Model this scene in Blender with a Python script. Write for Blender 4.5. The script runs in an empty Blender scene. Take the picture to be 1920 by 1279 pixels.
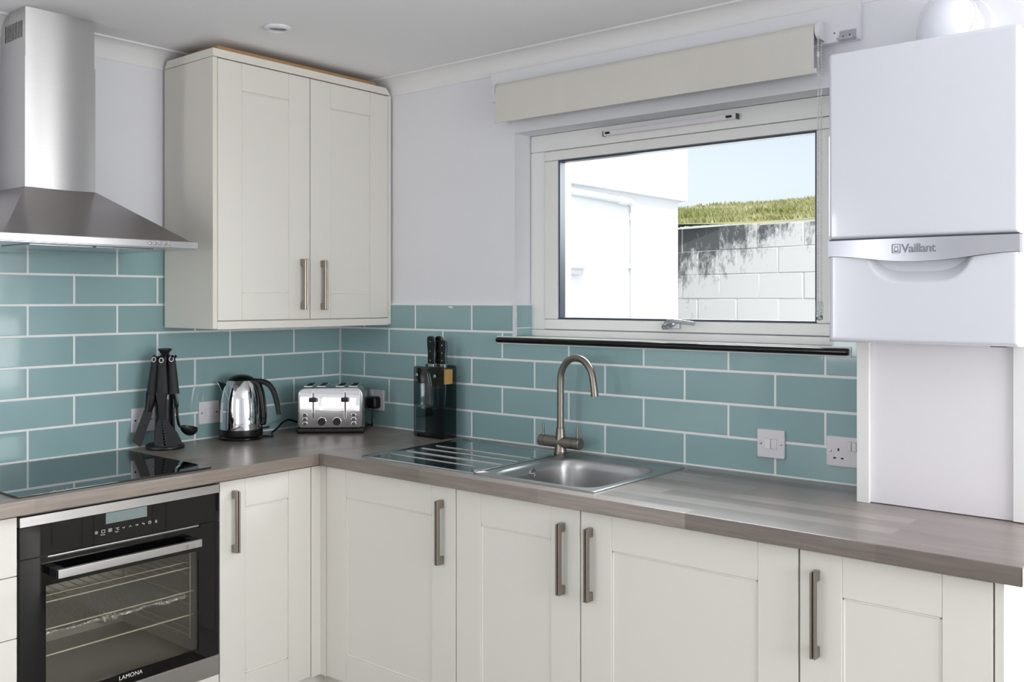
import bpy, bmesh, math, random
from mathutils import Vector, Matrix
R = math.radians
random.seed(7)
scn = bpy.context.scene
col = scn.collection
W = 0.91                      # height of the worktop above the floor; heights below are given from the worktop

# ------------------------------------------------------------------ camera, sky, lights, exposure
cam_d = bpy.data.cameras.new('camera'); cam = bpy.data.objects.new('camera', cam_d); col.objects.link(cam)
cam.location = (-2.6639, -3.1555, 0.5253 + W)
cam.rotation_euler = (R(90), 0, -0.8813)
cam_d.sensor_width = 36; cam_d.lens = 1764.9 / 1920 * 36
cam_d.shift_y = -77.66 / 1920
cam_d.clip_start = 0.05; cam_d.clip_end = 200
scn.camera = cam

wd = bpy.data.worlds.new('sky'); scn.world = wd; wd.use_nodes = True
nt = wd.node_tree
sky = nt.nodes.new('ShaderNodeTexSky'); sky.sky_type = 'NISHITA'; sky.sun_disc = False
sky.sun_elevation = R(48); sky.sun_rotation = R(215); sky.air_density = 1.0; sky.dust_density = 2.0; sky.ozone_density = 1.0
hs = nt.nodes.new('ShaderNodeHueSaturation'); hs.inputs['Saturation'].default_value = 0.42
nt.links.new(sky.outputs[0], hs.inputs['Color'])
nt.links.new(hs.outputs[0], nt.nodes['Background'].inputs[0])
nt.nodes['Background'].inputs[1].default_value = 0.165

sun_d = bpy.data.lights.new('sun', 'SUN'); sun = bpy.data.objects.new('sun', sun_d); col.objects.link(sun)
sun.location = (-3, -6, 8); sun_d.energy = 2.0; sun_d.angle = R(2); sun_d.color = (1, 0.97, 0.92)
sun.rotation_euler = (R(46), 0, R(-46))

def area(name, loc, rot, sx, sy, power, colr):
    d = bpy.data.lights.new(name, 'AREA'); d.shape = 'RECTANGLE'; d.size = sx; d.size_y = sy; d.energy = power; d.color = colr
    o = bpy.data.objects.new(name, d); col.objects.link(o); o.location = loc; o.rotation_euler = rot
    return o
# daylight at the glazed openings of the room
area('daylight_patio_door', (-4.63, -2.95, 1.10), (0, R(-118), 0), 2.0, 1.7, 7.5, (0.98, 0.99, 1.0))
area('daylight_far_window', (-4.63, -0.50, 0.60 + W), (0, R(-90), 0), 1.05, 0.4, 14, (0.98, 0.99, 1.0))
area('daylight_garden_door', (0.14, -3.72, 1.08), (0, R(96), 0), 2.0, 1.2, 48, (0.98, 0.99, 1.0))
area('daylight_near_window', (-1.02, -5.34, 1.42), (R(122), 0, 0), 1.8, 1.3, 58, (0.98, 0.99, 1.0))
area('daylight_sink_window', (1.10, -1.56, 1.35 + W), (0, R(62), 0), 1.2, 1.8, 85, (0.94, 0.98, 1.0))

scn.view_settings.view_transform = 'Standard'
try: scn.view_settings.look = 'None'
except Exception: pass
scn.view_settings.gamma = 1; scn.view_settings.use_curve_mapping = False
scn.view_settings.exposure = 0.22
scn.cycles.max_bounces = 10; scn.cycles.diffuse_bounces = 5; scn.cycles.glossy_bounces = 5
scn.cycles.transmission_bounces = 8; scn.cycles.transparent_max_bounces = 12
scn.cycles.caustics_reflective = False; scn.cycles.caustics_refractive = False
scn.cycles.sample_clamp_indirect = 6

# ------------------------------------------------------------------ materials
def lin(c):
    return tuple(((v / 255) / 12.92 if v / 255 <= 0.04045 else ((v / 255 + 0.055) / 1.055) ** 2.4) for v in c)
def setin(b, **k):
    for n, v in k.items():
        n = n.replace('_', ' ')
        if n in b.inputs: b.inputs[n].default_value = v
def mat(name, rgb, rough=0.5, metal=0.0, coat=0.0, spec=0.5, noise=None, bump=0.0, bscale=(40, 40, 40), trans=0.0, ior=1.45, alpha=None):
    m = bpy.data.materials.new(name); m.use_nodes = True
    t = m.node_tree; b = t.nodes['Principled BSDF']
    c = lin(rgb) + (1,)
    b.inputs['Base Color'].default_value = c
    b.inputs['Roughness'].default_value = rough; b.inputs['Metallic'].default_value = metal
    setin(b, Coat_Weight=coat, Specular_IOR_Level=spec, IOR=ior, Transmission_Weight=trans)
    b.inputs['Coat Roughness'].default_value = 0.04
    if noise or bump:
        g = t.nodes.new('ShaderNodeNewGeometry')
        mp = t.nodes.new('ShaderNodeMapping'); mp.inputs['Scale'].default_value = bscale
        n = t.nodes.new('ShaderNodeTexNoise'); n.inputs['Scale'].default_value = 1; n.inputs['Detail'].default_value = 5
        t.links.new(g.outputs['Position'], mp.inputs[0]); t.links.new(mp.outputs[0], n.inputs['Vector'])
        if noise:
            mx = t.nodes.new('ShaderNodeMix'); mx.data_type = 'RGBA'
            mx.inputs[6].default_value = tuple(v * (1 - noise) for v in c[:3]) + (1,)
            mx.inputs[7].default_value = tuple(min(1, v * (1 + noise)) for v in c[:3]) + (1,)
            t.links.new(n.outputs[0], mx.inputs[0]); t.links.new(mx.outputs[2], b.inputs['Base Color'])
        if bump:
            bp = t.nodes.new('ShaderNodeBump'); bp.inputs['Strength'].default_value = bump; bp.inputs['Distance'].default_value = 0.002
            t.links.new(n.outputs[0], bp.inputs['Height']); t.links.new(bp.outputs[0], b.inputs['Normal'])
    return m
def glass_mix(name, tint, refl, rough=0.0):
    """thin pane: clear or tinted see-through with a mirror share that grows at grazing angles"""
    m = bpy.data.materials.new(name); m.use_nodes = True; t = m.node_tree
    for n in list(t.nodes): t.nodes.remove(n)
    out = t.nodes.new('ShaderNodeOutputMaterial'); tr = t.nodes.new('ShaderNodeBsdfTransparent'); gl = t.nodes.new('ShaderNodeBsdfGlossy')
    tr.inputs[0].default_value = tint + (1,); gl.inputs['Roughness'].default_value = rough
    lw = t.nodes.new('ShaderNodeFresnel'); lw.inputs['IOR'].default_value = refl
    mx = t.nodes.new('ShaderNodeMixShader')
    t.links.new(lw.outputs[0], mx.inputs[0]); t.links.new(tr.outputs[0], mx.inputs[1]); t.links.new(gl.outputs[0], mx.inputs[2])
    t.links.new(mx.outputs[0], out.inputs[0]); return m
def worktop_mat(name, along_x, c1, c2):
    m = bpy.data.materials.new(name); m.use_nodes = True; t = m.node_tree; b = t.nodes['Principled BSDF']
    g = t.nodes.new('ShaderNodeNewGeometry'); sp = t.nodes.new('ShaderNodeSeparateXYZ'); cb = t.nodes.new('ShaderNodeCombineXYZ')
    t.links.new(g.outputs['Position'], sp.inputs[0])
    t.links.new(sp.outputs[0 if along_x else 1], cb.inputs[0])
    ad = t.nodes.new('ShaderNodeMath'); ad.operation = 'ADD'      # the front edge carries on the strip of the top
    t.links.new(sp.outputs[1 if along_x else 0], ad.inputs[0]); ad.inputs[1].default_value = 0.0
    t.links.new(ad.outputs[0], cb.inputs[1])
    br = t.nodes.new('ShaderNodeTexBrick'); br.offset = 0.37; br.offset_frequency = 2; br.squash = 1
    br.inputs['Color1'].default_value = lin(c1) + (1,); br.inputs['Color2'].default_value = lin(c2) + (1,)
    br.inputs['Mortar Size'].default_value = 0; br.inputs['Scale'].default_value = 1
    br.inputs['Brick Width'].default_value = 0.46; br.inputs['Row Height'].default_value = 0.062
    t.links.new(cb.outputs[0], br.inputs['Vector'])
    mp = t.nodes.new('ShaderNodeMapping'); mp.inputs['Scale'].default_value = (6, 130, 130) if along_x else (130, 6, 130)
    n = t.nodes.new('ShaderNodeTexNoise'); n.inputs['Scale'].default_value = 1; n.inputs['Detail'].default_value = 6; n.inputs['Distortion'].default_value = 0.6
    t.links.new(g.outputs['Position'], mp.inputs[0]); t.links.new(mp.outputs[0], n.inputs['Vector'])
    rp = t.nodes.new('ShaderNodeMapRange'); rp.inputs[1].default_value = 0.3; rp.inputs[2].default_value = 0.7; rp.inputs[3].default_value = 0.80; rp.inputs[4].default_value = 1.12
    t.links.new(n.outputs[0], rp.inputs[0])
    mx = t.nodes.new('ShaderNodeMix'); mx.data_type = 'RGBA'; mx.blend_type = 'MULTIPLY'; mx.inputs[0].default_value = 1
    t.links.new(br.outputs[0], mx.inputs[6]); t.links.new(rp.outputs[0], mx.inputs[7]); t.links.new(mx.outputs[2], b.inputs['Base Color'])
    b.inputs['Roughness'].default_value = 0.35; setin(b, Specular_IOR_Level=0.62, Coat_Weight=0.35); b.inputs['Coat Roughness'].default_value = 0.32
    bp = t.nodes.new('ShaderNodeBump'); bp.inputs['Strength'].default_value = 0.05; bp.inputs['Distance'].default_value = 0.001
    t.links.new(n.outputs[0], bp.inputs['Height']); t.links.new(bp.outputs[0], b.inputs['Normal'])
    return m
def tile_mat():
    m = mat('glazed_teal_tile', (122, 166, 166), 0.07, spec=0.5, bump=0.12, bscale=(7, 7, 7))
    t = m.node_tree; b = t.nodes['Principled BSDF']
    oi = t.nodes.new('ShaderNodeObjectInfo'); mx = t.nodes.new('ShaderNodeMix'); mx.data_type = 'RGBA'
    mx.inputs[6].default_value = lin((145, 177, 179)) + (1,); mx.inputs[7].default_value = lin((154, 185, 187)) + (1,)
    t.links.new(oi.outputs['Random'], mx.inputs[0]); t.links.new(mx.outputs[2], b.inputs['Base Color']); return m
def block_mat():
    m = bpy.data.materials.new('weathered_white_blocks'); m.use_nodes = True; t = m.node_tree; b = t.nodes['Principled BSDF']
    g = t.nodes.new('ShaderNodeNewGeometry'); sp = t.nodes.new('ShaderNodeSeparateXYZ'); t.links.new(g.outputs['Position'], sp.inputs[0])
    mp = t.nodes.new('ShaderNodeMapping'); mp.inputs['Scale'].default_value = (5, 5, 2.6); mp.inputs['Location'].default_value = (3.3, 1.7, 0.4)
    n = t.nodes.new('ShaderNodeTexNoise'); n.inputs['Scale'].default_value = 1.5; n.inputs['Detail'].default_value = 9; n.inputs['Roughness'].default_value = 0.80
    t.links.new(g.outputs['Position'], mp.inputs[0]); t.links.new(mp.outputs[0], n.inputs['Vector'])
    zr = t.nodes.new('ShaderNodeMapRange'); zr.inputs[1].default_value = W + 0.55; zr.inputs[2].default_value = W + 1.16; zr.inputs[3].default_value = -0.10; zr.inputs[4].default_value = 0.17
    t.links.new(sp.outputs[2], zr.inputs[0])
    yr = t.nodes.new('ShaderNodeMapRange'); yr.inputs[1].default_value = 0.2; yr.inputs[2].default_value = 1.2; yr.inputs[3].default_value = -0.10; yr.inputs[4].default_value = 0.10
    t.links.new(sp.outputs[1], yr.inputs[0])
    a1 = t.nodes.new('ShaderNodeMath'); a1.operation = 'ADD'; a2 = t.nodes.new('ShaderNodeMath'); a2.operation = 'ADD'
    t.links.new(n.outputs[0], a1.inputs[0]); t.links.new(zr.outputs[0], a1.inputs[1]); t.links.new(a1.outputs[0], a2.inputs[0]); t.links.new(yr.outputs[0], a2.inputs[1])
    cr = t.nodes.new('ShaderNodeValToRGB'); cr.color_ramp.elements[0].position = 0.53; cr.color_ramp.elements[0].color = lin((232, 232, 230)) + (1,)
    cr.color_ramp.elements[1].position = 0.68; cr.color_ramp.elements[1].color = lin((98, 102, 104)) + (1,)
    t.links.new(a2.outputs[0], cr.inputs[0]); t.links.new(cr.outputs[0], b.inputs['Base Color']); b.inputs['Roughness'].default_value = 0.9
    return m
def grass_mat():
    m = mat('hill_grass', (150, 158, 88), 0.95, spec=0.1)
    t = m.node_tree; b = t.nodes['Principled BSDF']; g = t.nodes.new('ShaderNodeNewGeometry')
    n = t.nodes.new('ShaderNodeTexNoise'); n.inputs['Scale'].default_value = 0.9; n.inputs['Detail'].default_value = 6; t.links.new(g.outputs['Position'], n.inputs['Vector'])
    cr = t.nodes.new('ShaderNodeValToRGB'); cr.color_ramp.elements[0].position = 0.35; cr.color_ramp.elements[0].color = lin((138, 146, 84)) + (1,)
    cr.color_ramp.elements[1].position = 0.65; cr.color_ramp.elements[1].color = lin((206, 200, 162)) + (1,)
    t.links.new(n.outputs[0], cr.inputs[0]); t.links.new(cr.outputs[0], b.inputs['Base Color']); return m

M = {}
M['wall'] = mat('lilac_white_paint', (236, 237, 242), 0.85, spec=0.2, bump=0.03, bscale=(60, 60, 60))
M['ceiling'] = mat('ceiling_paint', (246, 246, 247), 0.9, spec=0.1)
M['coving'] = mat('coving_paint', (240, 240, 240), 0.8, spec=0.2)
M['white_paint'] = mat('white_satin_paint', (234, 234, 233), 0.5)
M['cream'] = mat('cream_cabinet_paint', (234, 231, 223), 0.42, spec=0.4)
M['cream_side'] = mat('cream_board', (232, 228, 218), 0.5, spec=0.4)
M['tile'] = tile_mat()
M['grout'] = mat('white_grout', (244, 246, 247), 0.8)
M['worktop_x'] = worktop_mat('grey_oak_laminate_left_run', True, (126, 114, 104), (154, 141, 130))
M['worktop_y'] = worktop_mat('grey_oak_laminate_right_run', False, (112, 102, 95), (156, 145, 138))
M['steel'] = mat('brushed_steel', (198, 196, 195), 0.30, 1.0, noise=0.06, bump=0.06, bscale=(4, 4, 500))
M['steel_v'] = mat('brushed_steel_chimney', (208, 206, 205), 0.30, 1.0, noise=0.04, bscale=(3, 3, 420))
def aniso(m, amount, rot):
    t = m.node_tree; b = t.nodes['Principled BSDF']; tg = t.nodes.new('ShaderNodeTangent'); tg.direction_type = 'RADIAL'; tg.axis = 'Z'
    b.inputs['Anisotropic'].default_value = amount; b.inputs['Anisotropic Rotation'].default_value = rot; t.links.new(tg.outputs[0], b.inputs['Tangent'])
aniso(M['steel_v'], 0.9, 0.25); aniso(M['steel'], 0.6, 0.25)
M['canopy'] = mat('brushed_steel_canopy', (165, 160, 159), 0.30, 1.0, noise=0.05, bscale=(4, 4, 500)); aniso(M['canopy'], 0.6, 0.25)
M['sinksteel'] = mat('sink_steel', (174, 173, 173), 0.34, 1.0)
M['drainer'] = mat('polished_sink_steel', (196, 197, 199), 0.13, 1.0)
M['nickel'] = mat('brushed_nickel', (160, 152, 143), 0.32, 1.0, bump=0.05, bscale=(600, 600, 20))
M['tap'] = mat('brushed_nickel_tap', (142, 134, 126), 0.32, 1.0)
M['chrome'] = mat('polished_chrome', (226, 226, 228), 0.04, 1.0)
M['chrome_dull'] = mat('satin_chrome', (190, 192, 196), 0.22, 1.0)
M['black'] = mat('black_plastic', (16, 16, 18), 0.35)
M['black_gloss'] = mat('glossy_black_plastic', (8, 8, 9), 0.12)
M['soft_black'] = mat('soft_touch_black', (28, 28, 32), 0.55)
M['black_glass'] = mat('black_glass', (6, 6, 6), 0.02, spec=0.6)
M['hob'] = mat('hob_black_glass', (5, 6, 7), 0.015, spec=1.0, ior=1.6)
M['upvc'] = mat('cream_window_paint', (242, 243, 240), 0.35)
M['boiler'] = mat('white_gloss_casing', (218, 221, 230), 0.16, coat=0.5)
M['boiler_band'] = mat('silver_band', (176, 177, 184), 0.28, 0.95)
M['white_plastic'] = mat('white_plastic', (232, 229, 234), 0.28)
M['slot'] = mat('dark_slot', (18, 18, 18), 0.7)
M['blind'] = mat('beige_blind_cloth', (222, 219, 212), 0.9, spec=0.1, noise=0.03, bscale=(14, 14, 5))
M['gasket'] = mat('dark_gasket', (62, 70, 84), 0.4)
M['pane'] = glass_mix('clear_window_glass', (0.98, 0.99, 0.99), 1.18)
M['oven_pane'] = glass_mix('tinted_oven_glass', (0.95, 0.94, 0.91), 1.42)
M['smoke'] = glass_mix('smoked_acrylic', (0.46, 0.50, 0.51), 1.35)
M['wood'] = mat('honey_wood', (196, 152, 92), 0.5, noise=0.15, bscale=(20, 20, 160))
M['chipboard'] = mat('raw_chipboard', (178, 142, 100), 0.9, noise=0.35, bscale=(160, 160, 160))
M['cavity'] = mat('grey_oven_enamel', (206, 204, 196), 0.5)
M['foil'] = mat('crumpled_foil', (238, 238, 236), 0.38, 0.55)
M['wire'] = mat('chrome_wire', (244, 236, 218), 0.35, 0.4)
M['button_grey'] = mat('dark_grey_button', (84, 84, 87), 0.4)
M['screen'] = mat('grey_display', (128, 142, 142), 0.15)
M['print'] = mat('white_print', (225, 225, 222), 0.5)
M['print_dark'] = mat('dark_print', (120, 117, 118), 0.5)
M['emboss'] = mat('grey_embossed_letters', (128, 132, 139), 0.35, 0.3)
M['floor'] = mat('pale_oak_floor', (146, 141, 134), 0.4, noise=0.15, bscale=(3, 60, 1))
M['render'] = mat('white_masonry_paint', (236, 238, 240), 0.9, bump=0.1, bscale=(50, 50, 50))
M['pvc'] = mat('white_pvc_pipe', (226, 230, 233), 0.35)
M['blocks'] = block_mat(); M['mortar'] = mat('pale_mortar', (222, 222, 220), 0.95)
M['grass'] = grass_mat(); M['yard'] = mat('pale_concrete', (176, 174, 168), 0.95, noise=0.1, bscale=(3, 3, 3))
M['clear'] = glass_mix('clear_plastic', (0.93, 0.95, 0.95), 1.3)

# ------------------------------------------------------------------ mesh helpers (worktop heights)
U = Vector((0.6362, -0.7716, 0)); F = Vector((0.7716, 0.6362, 0))    # across and away from the viewpoint, on plan
def FY(y0): return lambda u, v, w: (u, y0 - w, v)       # faces the room from the left run: u = x, w = out of the front
def FX(x0): return lambda u, v, w: (x0 - w, u, v)       # the same on the right run: u = y
def TURN(px, py, rt, out): return lambda u, v, w: (px + u * rt[0] + w * out[0], py + u * rt[1] + w * out[1], v)
ID = lambda x, y, z: (x, y, z)

class MB:
    def __init__(s, f=ID): s.bm = bmesh.new(); s.f = f
    def add(s, pts, faces, bev=0, seg=2, sel=None):
        t = bmesh.new(); vs = [t.verts.new(s.f(*p)) for p in pts]
        for fc in faces:
            try: t.faces.new([vs[i] for i in fc])
            except ValueError: pass
        if bev:
            bmesh.ops.recalc_face_normals(t, faces=t.faces)
            bmesh.ops.bevel(t, geom=[e for e in t.edges if sel is None or sel(e)], offset=bev, segments=seg, profile=0.5, affect='EDGES', clamp_overlap=True)
        me = bpy.data.meshes.new('tmp'); t.to_mesh(me); t.free(); s.bm.from_mesh(me); bpy.data.meshes.remove(me); return s
    def box(s, x0, x1, y0, y1, z0, z1, bev=0, seg=2):
        p = [(x, y, z) for x in (x0, x1) for y in (y0, y1) for z in (z0, z1)]
        return s.add(p, [(0, 1, 3, 2), (4, 6, 7, 5), (0, 4, 5, 1), (2, 3, 7, 6), (0, 2, 6, 4), (1, 5, 7, 3)], bev, seg)
    def loft(s, rings, caps=True, closed=True):
        n = len(rings[0]); p = [q for r in rings for q in r]; fs = []
        for k in range(len(rings) - 1):
            for i in range(n if closed else n - 1):
                j = (i + 1) % n; fs.append((k * n + i, k * n + j, (k + 1) * n + j, (k + 1) * n + i))
        if caps: fs += [tuple(range(n)), tuple(range((len(rings) - 1) * n, len(rings) * n))]
        return s.add(p, fs)
    def lathe(s, prof, c=(0, 0, 0), n=32, axis='z', caps=True):
        rings = []
        for r, h in prof:
            ring = []
            for i in range(n):
                a = 2 * math.pi * i / n; ca, sa = r * math.cos(a), r * math.sin(a)
                q = {'z': (ca, sa, h), 'x': (h, ca, sa), 'y': (ca, h, sa)}[axis]
                ring.append((c[0] + q[0], c[1] + q[1], c[2] + q[2]))
            rings.append(ring)
        return s.loft(rings, caps)
    def tube(s, pts, r, n=12, caps=True, flat=1.0):
        pts = [Vector(p) for p in pts]; rs = r if isinstance(r, (list, tuple)) else [r] * len(pts)
        t0 = (pts[1] - pts[0]).normalized(); a = Vector((0, 0, 1)) if abs(t0.z) < 0.9 else Vector((1, 0, 0))
        nrm = (a - t0 * a.dot(t0)).normalized(); rings = []
        for i, p in enumerate(pts):
            t = (pts[min(i + 1, len(pts) - 1)] - pts[max(i - 1, 0)]).normalized()
            nrm = (nrm - t * nrm.dot(t)).normalized(); b = t.cross(nrm)
            rings.append([tuple(p + nrm * (rs[i] * math.cos(2 * math.pi * k / n)) + b * (rs[i] * flat * math.sin(2 * math.pi * k / n))) for k in range(n)])
        return s.loft(rings, caps)
    def plate(s, outer, holes, w0, w1, bev=0):
        """a flat shape in the (u, v) plane with holes, from depth w0 to w1"""
        cu = bpy.data.curves.new('tmp', 'CURVE'); cu.dimensions = '2D'; cu.fill_mode = 'BOTH'
        cu.extrude = abs(w1 - w0) / 2 - bev; cu.bevel_depth = bev; cu.bevel_resolution = 1; cu.offset = -bev
        for poly in [outer] + list(holes):
            sp = cu.splines.new('POLY'); sp.points.add(len(poly) - 1); sp.use_cyclic_u = True
            for q, (a, b) in zip(sp.points, poly): q.co = (a, b, 0, 1)
        return s._curve(cu, lambda v: s.f(v.x, v.y, (w0 + w1) / 2 + v.z))
    def text(s, body, size, f, extrude=0.0005, spacing=1.0, bold=0.0):
        cu = bpy.data.curves.new('tmp', 'FONT'); cu.body = body; cu.size = size; cu.extrude = extrude; cu.space_character = spacing; cu.offset = bold; cu.resolution_u = 3
        return s._curve(cu, lambda v: f(v.x, v.y, v.z))
    def _curve(s, cu, f):
        o = bpy.data.objects.new('tmp', cu); col.objects.link(o)
        dg = bpy.context.evaluated_depsgraph_get(); me = bpy.data.meshes.new_from_object(o.evaluated_get(dg))
        for v in me.vertices: v.co = f(v.co)
        t = bmesh.new(); t.from_mesh(me); bmesh.ops.remove_doubles(t, verts=t.verts, dist=1e-6); t.to_mesh(me); t.free()
        s.bm.from_mesh(me); bpy.data.objects.remove(o); bpy.data.curves.remove(cu); bpy.data.meshes.remove(me); return s
    def grid(s, nu, nv, fn, back=None):
        """a relief: fn(i, j) -> point; back closes it at that depth"""
        p = [fn(i, j) for i in range(nu + 1) for j in range(nv + 1)]
        fs = [(i * (nv + 1) + j, (i + 1) * (nv + 1) + j, (i + 1) * (nv + 1) + j + 1, i * (nv + 1) + j + 1) for i in range(nu) for j in range(nv)]
        if back is not None:
            rim = [i * (nv + 1) for i in range(nu + 1)] + [nu * (nv + 1) + j for j in range(1, nv + 1)] + [i * (nv + 1) + nv for i in range(nu - 1, -1, -1)] + [j for j in range(nv - 1, 0, -1)]
            n0 = len(p); p += [back(p[k]) for k in rim]; L = len(rim)
            fs += [(rim[k], rim[(k + 1) % L], n0 + (k + 1) % L, n0 + k) for k in range(L)]; fs.append(tuple(range(n0, n0 + L)))
        return s.add(p, fs)
    def cells(s, xs, ys, mask, z0, z1):
        """a slab on plan made of the filled cells of a grid, without inner faces"""
        t = bmesh.new(); V = {}
        def v(i, j, k):
            if (i, j, k) not in V: V[(i, j, k)] = t.verts.new(s.f(xs[i], ys[j], (z0, z1)[k]))
            return V[(i, j, k)]
        full = lambda i, j: 0 <= i < len(xs) - 1 and 0 <= j < len(ys) - 1 and mask(i, j)
        for i in range(len(xs) - 1):
            for j in range(len(ys) - 1):
                if not full(i, j): continue
                for k in (0, 1): t.faces.new([v(i, j, k), v(i + 1, j, k), v(i + 1, j + 1, k), v(i, j + 1, k)])
                if not full(i - 1, j): t.faces.new([v(i, j, 0), v(i, j + 1, 0), v(i, j + 1, 1), v(i, j, 1)])
                if not full(i + 1, j): t.faces.new([v(i + 1, j, 0), v(i + 1, j + 1, 0), v(i + 1, j + 1, 1), v(i + 1, j, 1)])
                if not full(i, j - 1): t.faces.new([v(i, j, 0), v(i + 1, j, 0), v(i + 1, j, 1), v(i, j, 1)])
                if not full(i, j + 1): t.faces.new([v(i, j + 1, 0), v(i + 1, j + 1, 0), v(i + 1, j + 1, 1), v(i, j + 1, 1)])
        bmesh.ops.recalc_face_normals(t, faces=t.faces)
        bmesh.ops.dissolve_limit(t, angle_limit=R(1), verts=t.verts, edges=t.edges)
        me = bpy.data.meshes.new('tmp'); t.to_mesh(me); t.free(); s.bm.from_mesh(me); bpy.data.meshes.remove(me); return s
    def build(s, name, m, parent=None, loc=None, smooth=38):
        L = Vector(parent['base'] if parent is not None and 'base' in parent else (loc or (0, 0, 0)))
        bmesh.ops.recalc_face_normals(s.bm, faces=s.bm.faces)
        for v in s.bm.verts: v.co = v.co - L
        me = bpy.data.meshes.new(name); s.bm.to_mesh(me); s.bm.free()
        me.materials.append(M[m] if isinstance(m, str) else m)
        if smooth: me.shade_smooth(); me.set_sharp_from_angle(angle=R(smooth))
        o = bpy.data.objects.new(name, me); col.objects.link(o)
        if smooth == 38:
            wn = o.modifiers.new('weighted normals', 'WEIGHTED_NORMAL'); wn.keep_sharp = True
        if parent is not None: o.parent = parent; o['base'] = tuple(L)
        else: o.location = L + Vector((0, 0, W)); o['base'] = tuple(L)
        return o
def thing(name, label, cat, base, group=None):
    o = bpy.data.objects.new(name, None); col.objects.link(o); o.location = (base[0], base[1], base[2] + W)
    o['base'] = tuple(base); o['label'] = label; o['category'] = cat; o.empty_display_size = 0.05
    if group: o['group'] = group
    return o
def tag(o, label, cat, group=None):
    o['label'] = label; o['category'] = cat
    if group: o['group'] = group
    return o
def structure(o): o['kind'] = 'structure'; return o
def stuff(o): o['kind'] = 'stuff'; return o
def circle(cx, cy, r, n=20, ry=None): return [(cx + r * math.cos(2 * math.pi * i / n), cy + (ry or r) * math.sin(2 * math.pi * i / n)) for i in range(n)]
def rrect(x0, x1, y0, y1, r, n=5):
    p = []
    for cx, cy, a in ((x1 - r, y1 - r, 0), (x0 + r, y1 - r, 90), (x0 + r, y0 + r, 180), (x1 - r, y0 + r, 270)):
        p += [(cx + r * math.cos(R(a + 90 * k / n)), cy + r * math.sin(R(a + 90 * k / n))) for k in range(n + 1)]
    return p
def rect(x0, x1, y0, y1): return [(x0, y0), (x1, y0), (x1, y1), (x0, y1)]
def bez(pts, n=10):
    """smooth curve through the points"""
    P = [Vector(p) for p in pts]; P = [2 * P[0] - P[1]] + P + [2 * P[-1] - P[-2]]; out = []
    for k in range(1, len(P) - 2):
        a, b, c, d = P[k - 1:k + 3]
        for i in range(n):
            t = i / n; out.append(0.5 * ((2 * b) + (c - a) * t + (2 * a - 5 * b + 4 * c - d) * t * t + (3 * b - a - 3 * c + d) * t ** 3))
    return [tuple(v) for v in out + [P[-2]]]

# ------------------------------------------------------------------ the room
FL = -W; CZ = 1.425
structure(MB().box(-4.6, 0.36, -5.3, 0.2, FL - 0.1, FL).build('floor', 'floor'))
structure(MB().box(-4.6, 0.36, -5.3, 0.2, CZ, CZ + 0.15).build('ceiling', 'ceiling'))
wall_left = structure(MB().box(-4.6, 0.008, 0.008, 0.2, FL, CZ).build('wall_left', 'wall'))
WY0, WY1, WZ0, WZ1 = -2.147, -0.9645, 0.3875, 1.1365            # the window opening over the sink
ys = [-5.3, -4.37, -3.07, WY0, WY1, 0.2]; zs = [FL, 0.3875, 1.1365, 1.19, CZ]
f_right = lambda u, v, w: (w, u, v)
wall_right = structure(MB(f_right).cells(ys, zs, lambda i, j: not ((i == 3 and j == 1) or (i == 1 and j < 3)), 0.008, 0.36).build('wall_right', 'wall'))
ys2 = [-5.3, -3.85, -2.05, -0.75, -0.25, 0.2]; zs2 = [FL, 0.03, 1.17, 1.19, CZ]
structure(MB(f_right).cells(ys2, zs2, lambda i, j: not ((i == 1 and j < 3) or (i == 3 and j == 1)), -4.6, -4.5).build('wall_far', 'wall'))
f_near = lambda u, v, w: (u, w, v)
structure(MB(f_near).cells([-4.6, -1.95, -0.08, 0.36], [FL, -0.10, 1.19, CZ], lambda i, j: not (i == 1 and j == 1), -5.3, -5.2).build('wall_near', 'wall'))
def frame_only(name, f, u0, u1, v0, v1, w0, w1, mull):
    m = MB(f); t = 0.06
    m.box(u0, u1, v0, v0 + t, w0, w1); m.box(u0, u1, v1 - t, v1, w0, w1); m.box(u0, u0 + t, v0 + t, v1 - t, w0, w1); m.box(u1 - t, u1, v0 + t, v1 - t, w0, w1)
    for q in mull: m.box(q - 0.03, q + 0.03, v0 + t, v1 - t, w0, w1)
    return structure(m.build(name, 'upvc'))
frame_only('door_1', f_right, -3.85, -2.05, FL, 1.19, -4.58, -4.53, [-2.95])
frame_only('window_2', f_right, -0.75, -0.25, 0.03, 1.17, -4.58, -4.53, [])
frame_only('door_2', f_right, -4.37, -3.07, FL, 1.19, 0.06, 0.11, [])
frame_only('window_3', f_near, -1.95, -0.08, -0.10, 1.19, -5.28, -5.23, [-1.02])

# coving along the two walls, with a hollow face
def coving(name, along, a0, a1, h=0.066, d=0.062):
    prof = [(0, -h), (0.004, -h)] + [(0.006 + (d - 0.010) * (1 - math.cos(R(a))), -h + 0.004 + (h - 0.010) * math.sin(R(a))) for a in range(0, 91, 10)] + [(d, -0.005), (d, 0), (0, 0)]
    g = (lambda a, q: (a, 0.008 - q[0], CZ + q[1])) if along == 'x' else (lambda a, q: (0.008 - q[0], a, CZ + q[1]))
    return structure(MB().loft([[g(a0, q) for q in prof], [g(a1, q) for q in prof]]).build(name, 'coving'))
coving('trim_1', 'x', -1.167, 0.008); coving('trim_2', 'x', -4.5, -1.384); coving('trim_3', 'y', -5.2, -0.055)

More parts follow.
